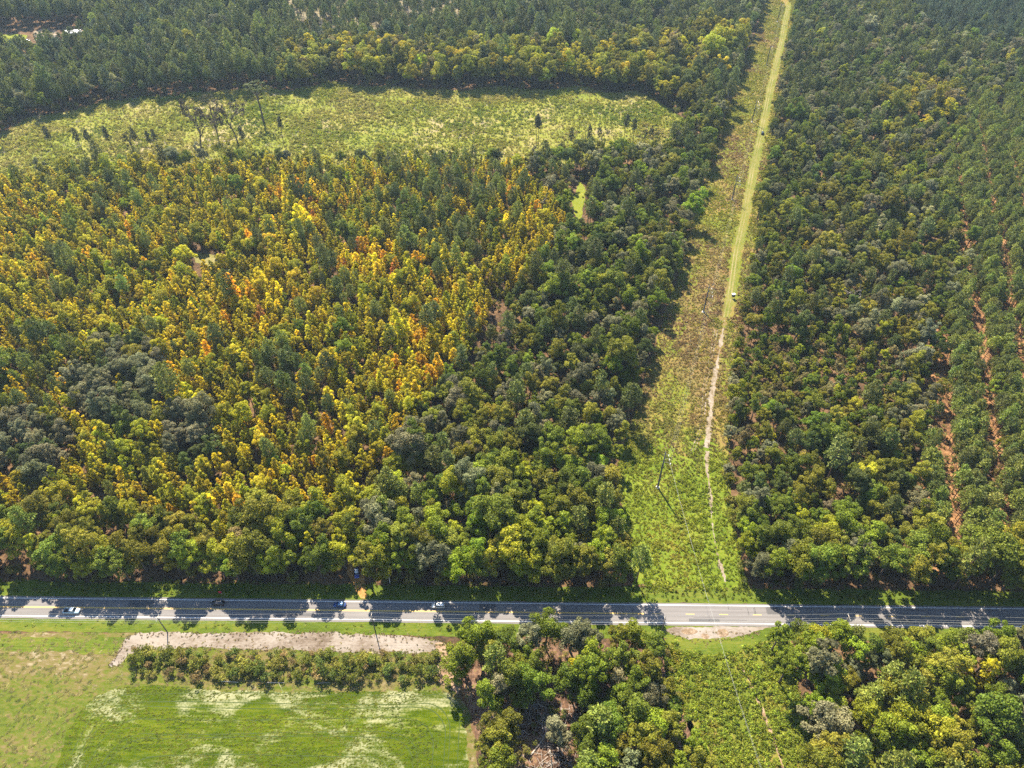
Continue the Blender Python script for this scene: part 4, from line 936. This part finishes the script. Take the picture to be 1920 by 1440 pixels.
def line_pole(x, y, h, label, dirv):
    root = empty('transmission_pole', (x, y, 0), math.atan2(dirv[1], dirv[0]) - math.pi / 2)
    b = MB(); b.tube([(0, 0, -.5), (0, 0, h * .5), (0, 0, h)], [.42, .33, .22], 10, cap=True); b.build('shaft', M['steel'], root, True)
    b = MB(); b.tube([(0, 0, -.2), (0, 0, .35)], [.85, .8], 12, cap=True); b.build('footing', M['concrete'], root)
    for k, z in enumerate((h - 1.2, h - 3.6, h - 6.0)):
        b = MB(); ln = 1.4 + .7 * k; b.tube([(.15, 0, z - .3), (ln * .5, 0, z), (ln, 0, z + .05)], [.11, .09, .07], 6); arm = b.build('arm', M['steel'], root)
        b = MB()
        for q in range(5): b.tube([(ln, 0, z + .05 - q * .19), (ln, 0, z - .08 - q * .19)], [.16, .10], 8, cap=True)
        b.build('insulator', M['porcelain'], arm)
    return tag(root, label, 'power pole', 'poles of the corridor power line')
PL = [(61.5, 185.6, 23), (103.9, 304.8, 17.5), (146.2, 425.1, 17.5), (188.5, 545, 17.5), (230.8, 665, 17.5), (273, 785, 17.5), (315.3, 905, 17.5)]
near_lbl = ['tallest dark steel pole, in the bright green near end of the corridor', 'second dark pole up the corridor, beside the small white box',
            'third dark pole up the corridor, where the track turns wide and mown', 'fourth dark pole up the corridor, beyond the side track', 'fifth dark pole up the corridor, near its far end',
            'sixth dark pole, last one seen at the top of the corridor', 'seventh dark pole beyond the top of the corridor']
CD = np.array((.3325, .9431)); CN = np.array((.9431, -.3325))
SP = (59.8, 40.0, 20.0)
tops = []
for i, (x, y, h) in enumerate(PL[:6]):
    line_pole(x, y, h, near_lbl[i], CD)
for k in range(3):
    pts = [(74.5 + 1.2 * k, 30, 23 - 2.4 * k)]
    for (x, y, h) in PL: pts.append((x + CN[0] * (1.4 + .7 * k), y + CN[1] * (1.4 + .7 * k), (h - 2.1 - 2.4 * k)))
    sag_wire('power_wire', pts, 3.2, .011, '%s conductor of the corridor power line' % ('upper', 'middle', 'lower')[k], 'conductors above the corridor')

def street_pole(x, y, h, label, rz, light=False, xarm=True):
    root = empty('utility_pole', (x, y, 0), rz)
    b = MB(); b.tube([(0, 0, -.5), (0, 0, h * .5), (0, 0, h)], [.21, .18, .13], 8, cap=True); b.build('shaft', M['pole_wood'], root, True)
    b = MB(); b.box((0, 0, h - .35), (2.6, .12, .14)); arm = b.build('crossarm', M['pale_wood'], root)
    for q in (-1.15, -.4, 1.15):
        b = MB(); b.tube([(q, 0, h - .28), (q, 0, h - .02)], [.09, .06], 6, cap=True); b.build('insulator', M['porcelain'], arm)
    b = MB(); b.tube([(.28, 0, h - 2.3), (.28, 0, h - 1.4)], [.22, .22], 10, cap=True); b.build('transformer', M['steel'], root, True)
    return tag(root, label, 'utility pole', 'poles beside the road')
RP = [(-310, 123.2), (-216, 122.4), (-122.9, 120.9), (-48.9, 121.6), (53.0, 120.4), (117.0, 121.2), (200, 119.5), (290, 118.5)]
rl = {2: 'wooden pole at the left end of the sand strip', 3: 'wooden pole at the right end of the sand strip', 4: 'wooden pole beside the sandy lay-by', 5: 'wooden pole half hidden by trees right of the lay-by'}
for i, (x, y) in enumerate(RP):
    if i in rl: street_pole(x, y, 10.8, rl[i], math.pi / 2)
for k, (oy, z) in enumerate([(1.15, 10.8), (-.4, 10.8), (-1.15, 10.8), (0.1, 8.2), (-.05, 7.0)]):
    sag_wire('overhead_wire', [(x, y + oy, z) for x, y in RP], 1.1, .022, ['roadmost', 'middle', 'fieldmost', 'upper low-slung', 'lower low-slung'][k] + ' wire of the pole line beside the road', 'wires beside the road')

# ------------------------------------------------------------------ vehicles
M['tyre'] = plain('tyre', (.02, .02, .02), .8); M['rim'] = plain('rim', (.45, .45, .46), .35, .8)
M['glass'] = plain('glass', (.015, .02, .025), .08, 0, .6); M['lamp'] = plain('lamp', (.8, .78, .7), .2); M['tail'] = plain('tail', (.45, .02, .02), .3)
M['trim'] = plain('trim', (.03, .03, .033), .6)
def paint(name, col): return plain(name, col, .28, .15, .6, .04)
def ring(x, hw, z0, z1, hwt=None, ch=.12):
    hwt = hwt or hw
    return [(x, -hw + ch, z0), (x, hw - ch, z0), (x, hw, z0 + ch), (x, (hw + hwt) / 2, (z0 + z1) / 2 + .05), (x, hwt, z1 - ch), (x, hwt - ch, z1), (x, -hwt + ch, z1), (x, -hwt, z1 - ch), (x, -(hw + hwt) / 2, (z0 + z1) / 2 + .05), (x, -hw, z0 + ch)]
def vehicle(name, loc, rz, body, roofmat, kind, label, cat):
    root = empty(name, loc, rz)
    if kind == 'pickup': L, W, hb, ht = 5.8, 1.0, 1.08, 1.85; cab = (-.55, -.35, .75, 1.45)
    elif kind == 'suv': L, W, hb, ht = 4.8, .95, 1.05, 1.72; cab = (-2.25, -1.95, .55, 1.2)
    else: L, W, hb, ht = 4.6, .9, .88, 1.42; cab = (-1.75, -1.05, .45, 1.15)
    h = L / 2
    b = MB()
    if kind == 'pickup':
        b.loft([ring(.0 - .6, W, .42, hb), ring(.8, W, .42, hb), ring(1.5, W, .42, hb), ring(h - .35, W * .97, .42, hb - .06), ring(h - .05, W * .9, .48, hb - .2)])
        b.loft([ring(-h + .02, W, .45, .62), ring(-.62, W, .45, .62)])
        for s in (-1, 1): b.loft([[(-h + .05, s * (W - .1), .6), (-h + .05, s * W, .6), (-h + .05, s * W, hb), (-h + .05, s * (W - .1), hb)], [(-.62, s * (W - .1), .6), (-.62, s * W, .6), (-.62, s * W, hb), (-.62, s * (W - .1), hb)]])
        b.build('body', body, root)
        b = MB(); b.box((-h + .06, 0, .83), (.1, 2 * W - .24, .44)); b.build('tailgate', body, root)
        b = MB(); b.box((-1.75, 0, .66), (2.15, 2 * W - .26, .06)); b.build('cargo_bed', M['trim'], root)
    else:
        b.loft([ring(-h, W * .88, .42, hb - .12), ring(-h + .3, W * .98, .34, hb), ring(-.3, W, .32, hb), ring(1.1, W, .32, hb), ring(h - .45, W * .97, .34, hb - .14), ring(h, W * .84, .40, hb - .30)])
        b.build('body', body, root, False)
    b = MB(); b.loft([ring(cab[0], W * .9, hb - .05, hb + .02, W * .86, .03), ring(cab[1], W * .92, hb - .05, ht - .06, W * .74, .05), ring(cab[2], W * .93, hb - .05, ht - .04, W * .76, .05), ring(cab[3], W * .9, hb - .05, hb + .02, W * .86, .03)])
    cabin = b.build('cabin', M['glass'], root)
    b = MB(); b.loft([ring(cab[1] - .1, W * .74, ht - .08, ht - .02, W * .70, .02), ring(cab[1] + .2, W * .77, ht - .08, ht + .02, W * .72, .03), ring(cab[2] - .1, W * .77, ht - .08, ht + .02, W * .72, .03), ring(cab[2] + .08, W * .75, ht - .09, ht - .03, W * .7, .02)])
    b.build('roof', roofmat, root)
    for s in (-1, 1):
        for (xa, xb) in ((cab[0], cab[1]), (cab[3], cab[2])):
            q = MB(); q.tube([(xa, s * W * .88, hb), (xb, s * W * .755, ht - .04)], [.05, .045], 5); q.build('pillar', body, cabin)
        for x in (-h + (.95 if kind != 'pickup' else 1.2), h - .95):
            t = MB(); t.tube([(x, s * (W - .2), .34), (x, s * (W + .02), .34)], [.34, .34], 16, cap=True); w = t.build('wheel', M['tyre'], root)
            t = MB(); t.tube([(x, s * (W + .0), .34), (x, s * (W + .035), .34)], [.2, .2], 12, cap=True); t.build('rim', M['rim'], w)
        t = MB(); t.box((h - .12, s * W * .66, hb - .36), (.2, .34, .16)); t.build('headlight', M['lamp'], root)
        t = MB(); t.box((-h + .03, s * W * .72, hb - .22), (.1, .26, .2)); t.build('tail_light', M['tail'], root)
        t = MB(); t.box((cab[3] - .2, s * (W + .1), hb + .08), (.14, .2, .14)); t.build('mirror', M['trim'], root)
    return tag(root, label, cat, 'vehicles on and beside the road')
RS = math.atan(-.0117)
def on_road(x, off): return (x, road_y(x) + off, .066)
vehicle('pickup_truck', on_road(-160.3, -1.75), RS, paint('pale_blue_paint', (.46, .58, .64)), paint('pale_roof', (.62, .68, .72)), 'pickup', 'pale blue pickup truck with an empty dark bed on the near lane', 'pickup truck')
vehicle('car', on_road(-108.2, 1.85), RS + math.pi, paint('black_paint', (.012, .014, .02)), paint('black_roof', (.02, .022, .03)), 'suv', 'black car on the far lane near the red board', 'car')
vehicle('car', on_road(-63.2, 1.85), RS + math.pi, paint('navy_paint', (.02, .05, .16)), paint('navy_roof', (.03, .10, .22)), 'sedan', 'dark blue car on the far lane ahead of a sunlit patch', 'car')
vehicle('car', on_road(-27.0, 1.9), RS + math.pi, paint('cream_paint', (.62, .58, .50)), paint('cream_roof', (.70, .66, .58)), 'suv', 'cream car on the far lane half hidden by the trees', 'car')
vehicle('car', (-59.0, 144.6, .06), math.radians(-80), paint('blue_paint', (.02, .03, .20)), paint('white_roof', (.70, .72, .75)), 'sedan', 'blue car parked on the orange dirt driveway in the wood', 'car')
vehicle('car', (191.5, 524, .06), math.radians(70), paint('dark_green_paint', (.02, .03, .03)), paint('dark_green_roof', (.03, .04, .04)), 'suv', 'dark vehicle parked beside the mown track far up the corridor', 'car')
vehicle('car', (-469.5, 727, .03), math.radians(10), paint('silver_paint', (.70, .72, .75)), paint('silver_roof', (.75, .77, .8)), 'suv', 'white vehicle parked by the far lawn at the top left', 'car')

# ------------------------------------------------------------------ small buildings, boards
def building(name, loc, rz, L, W, H, rise, wallm, roofm, label, cat, win=True, over=.35):
    root = empty(name, loc, rz); b = MB()
    hl, hw = L / 2, W / 2
    b.loft([[(-hl, -hw, 0), (-hl, hw, 0), (-hl, hw, H), (-hl, 0, H + rise), (-hl, -hw, H)], [(hl, -hw, 0), (hl, hw, 0), (hl, hw, H), (hl, 0, H + rise), (hl, -hw, H)]]); b.build('wall', wallm, root)
    for s in (-1, 1):
        e = hw + over; ze = H - over * rise / hw; b = MB(); o = hl + over
        b.add([(-o, s * e, ze + .04), (o, s * e, ze + .04), (o, 0, H + rise + .04), (-o, 0, H + rise + .04), (-o, s * e, ze + .14), (o, s * e, ze + .14), (o, 0, H + rise + .14), (-o, 0, H + rise + .14)],
              [(3, 2, 1, 0), (4, 5, 6, 7), (0, 1, 5, 4), (1, 2, 6, 5), (2, 3, 7, 6), (3, 0, 4, 7)])
        rp = b.build('roof_slope', roofm, root)
        for q in range(int(L / .9)):
            x = -o + .5 + q * .9; c = MB(); c.tube([(x, s * e, ze + .15), (x, s * .05, H + rise + .15)], [.025, .025], 4); c.build('seam', roofm, rp)
    b = MB(); b.box((hl * .3, -hw - .03, 1.05), (1.0, .06, 2.1)); b.build('door', M['trim'], root)
    if win:
        for x in (-hl * .65, -hl * .15, hl * .75):
            b = MB(); b.box((x, -hw - .02, 1.5), (1.1, .05, 1.1)); w = b.build('window', M['porcelain'], root)
            b = MB(); b.box((x, -hw - .05, 1.5), (.95, .03, .95)); b.build('pane', M['glass'], w)
    return tag(root, label, cat)
M['roof_white'] = plain('roof_white', (.75, .75, .75), .5); M['roof_teal'] = plain('roof_teal', (.03, .20, .26), .45); M['siding'] = plain('siding', (.42, .30, .24), .8)
M['brick_red'] = plain('brick_red', (.34, .17, .12), .85); M['roof_grey'] = plain('roof_grey', (.32, .25, .22), .7)
building('house', (-430, 742, 0), math.radians(8), 15, 9, 3.2, 2.4, M['siding'], M['roof_white'], 'house with a bright white roof among the far trees, top left', 'house')
building('house', (-449, 730, 0), math.radians(5), 16, 8, 3.0, 2.0, M['brick_red'], M['roof_grey'], 'low brown-roofed house left of the white-roofed one, top left', 'house')
building('shed', (-54.6, 189.0, 0), math.radians(62), 7.0, 3.2, 2.2, .7, M['trim'], M['roof_teal'], 'long shed with a teal metal roof in a gap of the wood', 'shed', False)
r0 = empty('water_tank', (-51.4, 192.6, 0)); b = MB(); b.tube([(0, 0, 0), (0, 0, 1.5), (0, 0, 1.75)], [.6, .6, .35], 14, cap=True); b.build('tank', M['porcelain'], r0, True)
b = MB(); b.tube([(0, 0, 1.72), (0, 0, 1.85)], [.2, .2], 10, cap=True); b.build('lid', M['trim'], r0); tag(r0, 'small white upright tank beside the teal-roofed shed', 'tank')
# white box on legs beside the track
r0 = empty('box_blind', (122.6, 317, 0), math.radians(10))
b = MB(); b.box((0, 0, 2.1), (1.5, 1.3, 1.5)); cabn = b.build('cabin', M['trim'], r0)
b = MB(); b.box((0, 0, 2.92), (1.8, 1.6, .1)); b.build('roof', M['roof_white'], r0)
for sx in (-1, 1):
    for sy in (-1, 1): b = MB(); b.tube([(sx * .8, sy * .7, -.1), (sx * .62, sy * .52, 1.4)], [.06, .05], 5); b.build('leg', M['pole_wood'], r0)
b = MB(); b.box((0, -.66, 2.25), (.9, .04, .35)); b.build('opening', M['glass'], cabn)
tag(r0, 'small white-roofed box on legs beside the corridor track', 'box blind')
# red board at the wood edge
M['red'] = plain('red', (.62, .02, .05), .5)
r0 = empty('sign_board', (-108.3, 136.0, 0), math.radians(4)); b = MB(); b.box((0, 0, 1.25), (1.15, .06, 1.35)); b.build('panel', M['red'], r0)
for s in (-1, 1): b = MB(); b.tube([(s * .45, .06, -.2), (s * .45, .06, 1.9)], [.05, .05], 6); b.build('post', M['pale_wood'], r0)
tag(r0, 'red board on posts at the dark edge of the roadside wood', 'sign')
print('OBJECTS', len(bpy.data.objects))

# ------------------------------------------------------------------ the air
hz = MB(); hz.box((0, 700, 140), (2600, 1900, 284))
hm = NT('haze'); pv = hm.node('ShaderNodeVolumePrincipled'); pv.inputs['Color'].default_value = (.62, .82, 1.0, 1); pv.inputs['Density'].default_value = 0.00005
pv.inputs['Anisotropy'].default_value = 0.2
hm.t.links.new(pv.outputs[0], hm.out.inputs['Volume'])
hb = hz.build('haze', hm.mat); tag(hb, 'thin bluish haze over the whole place', None, None, 'stuff')
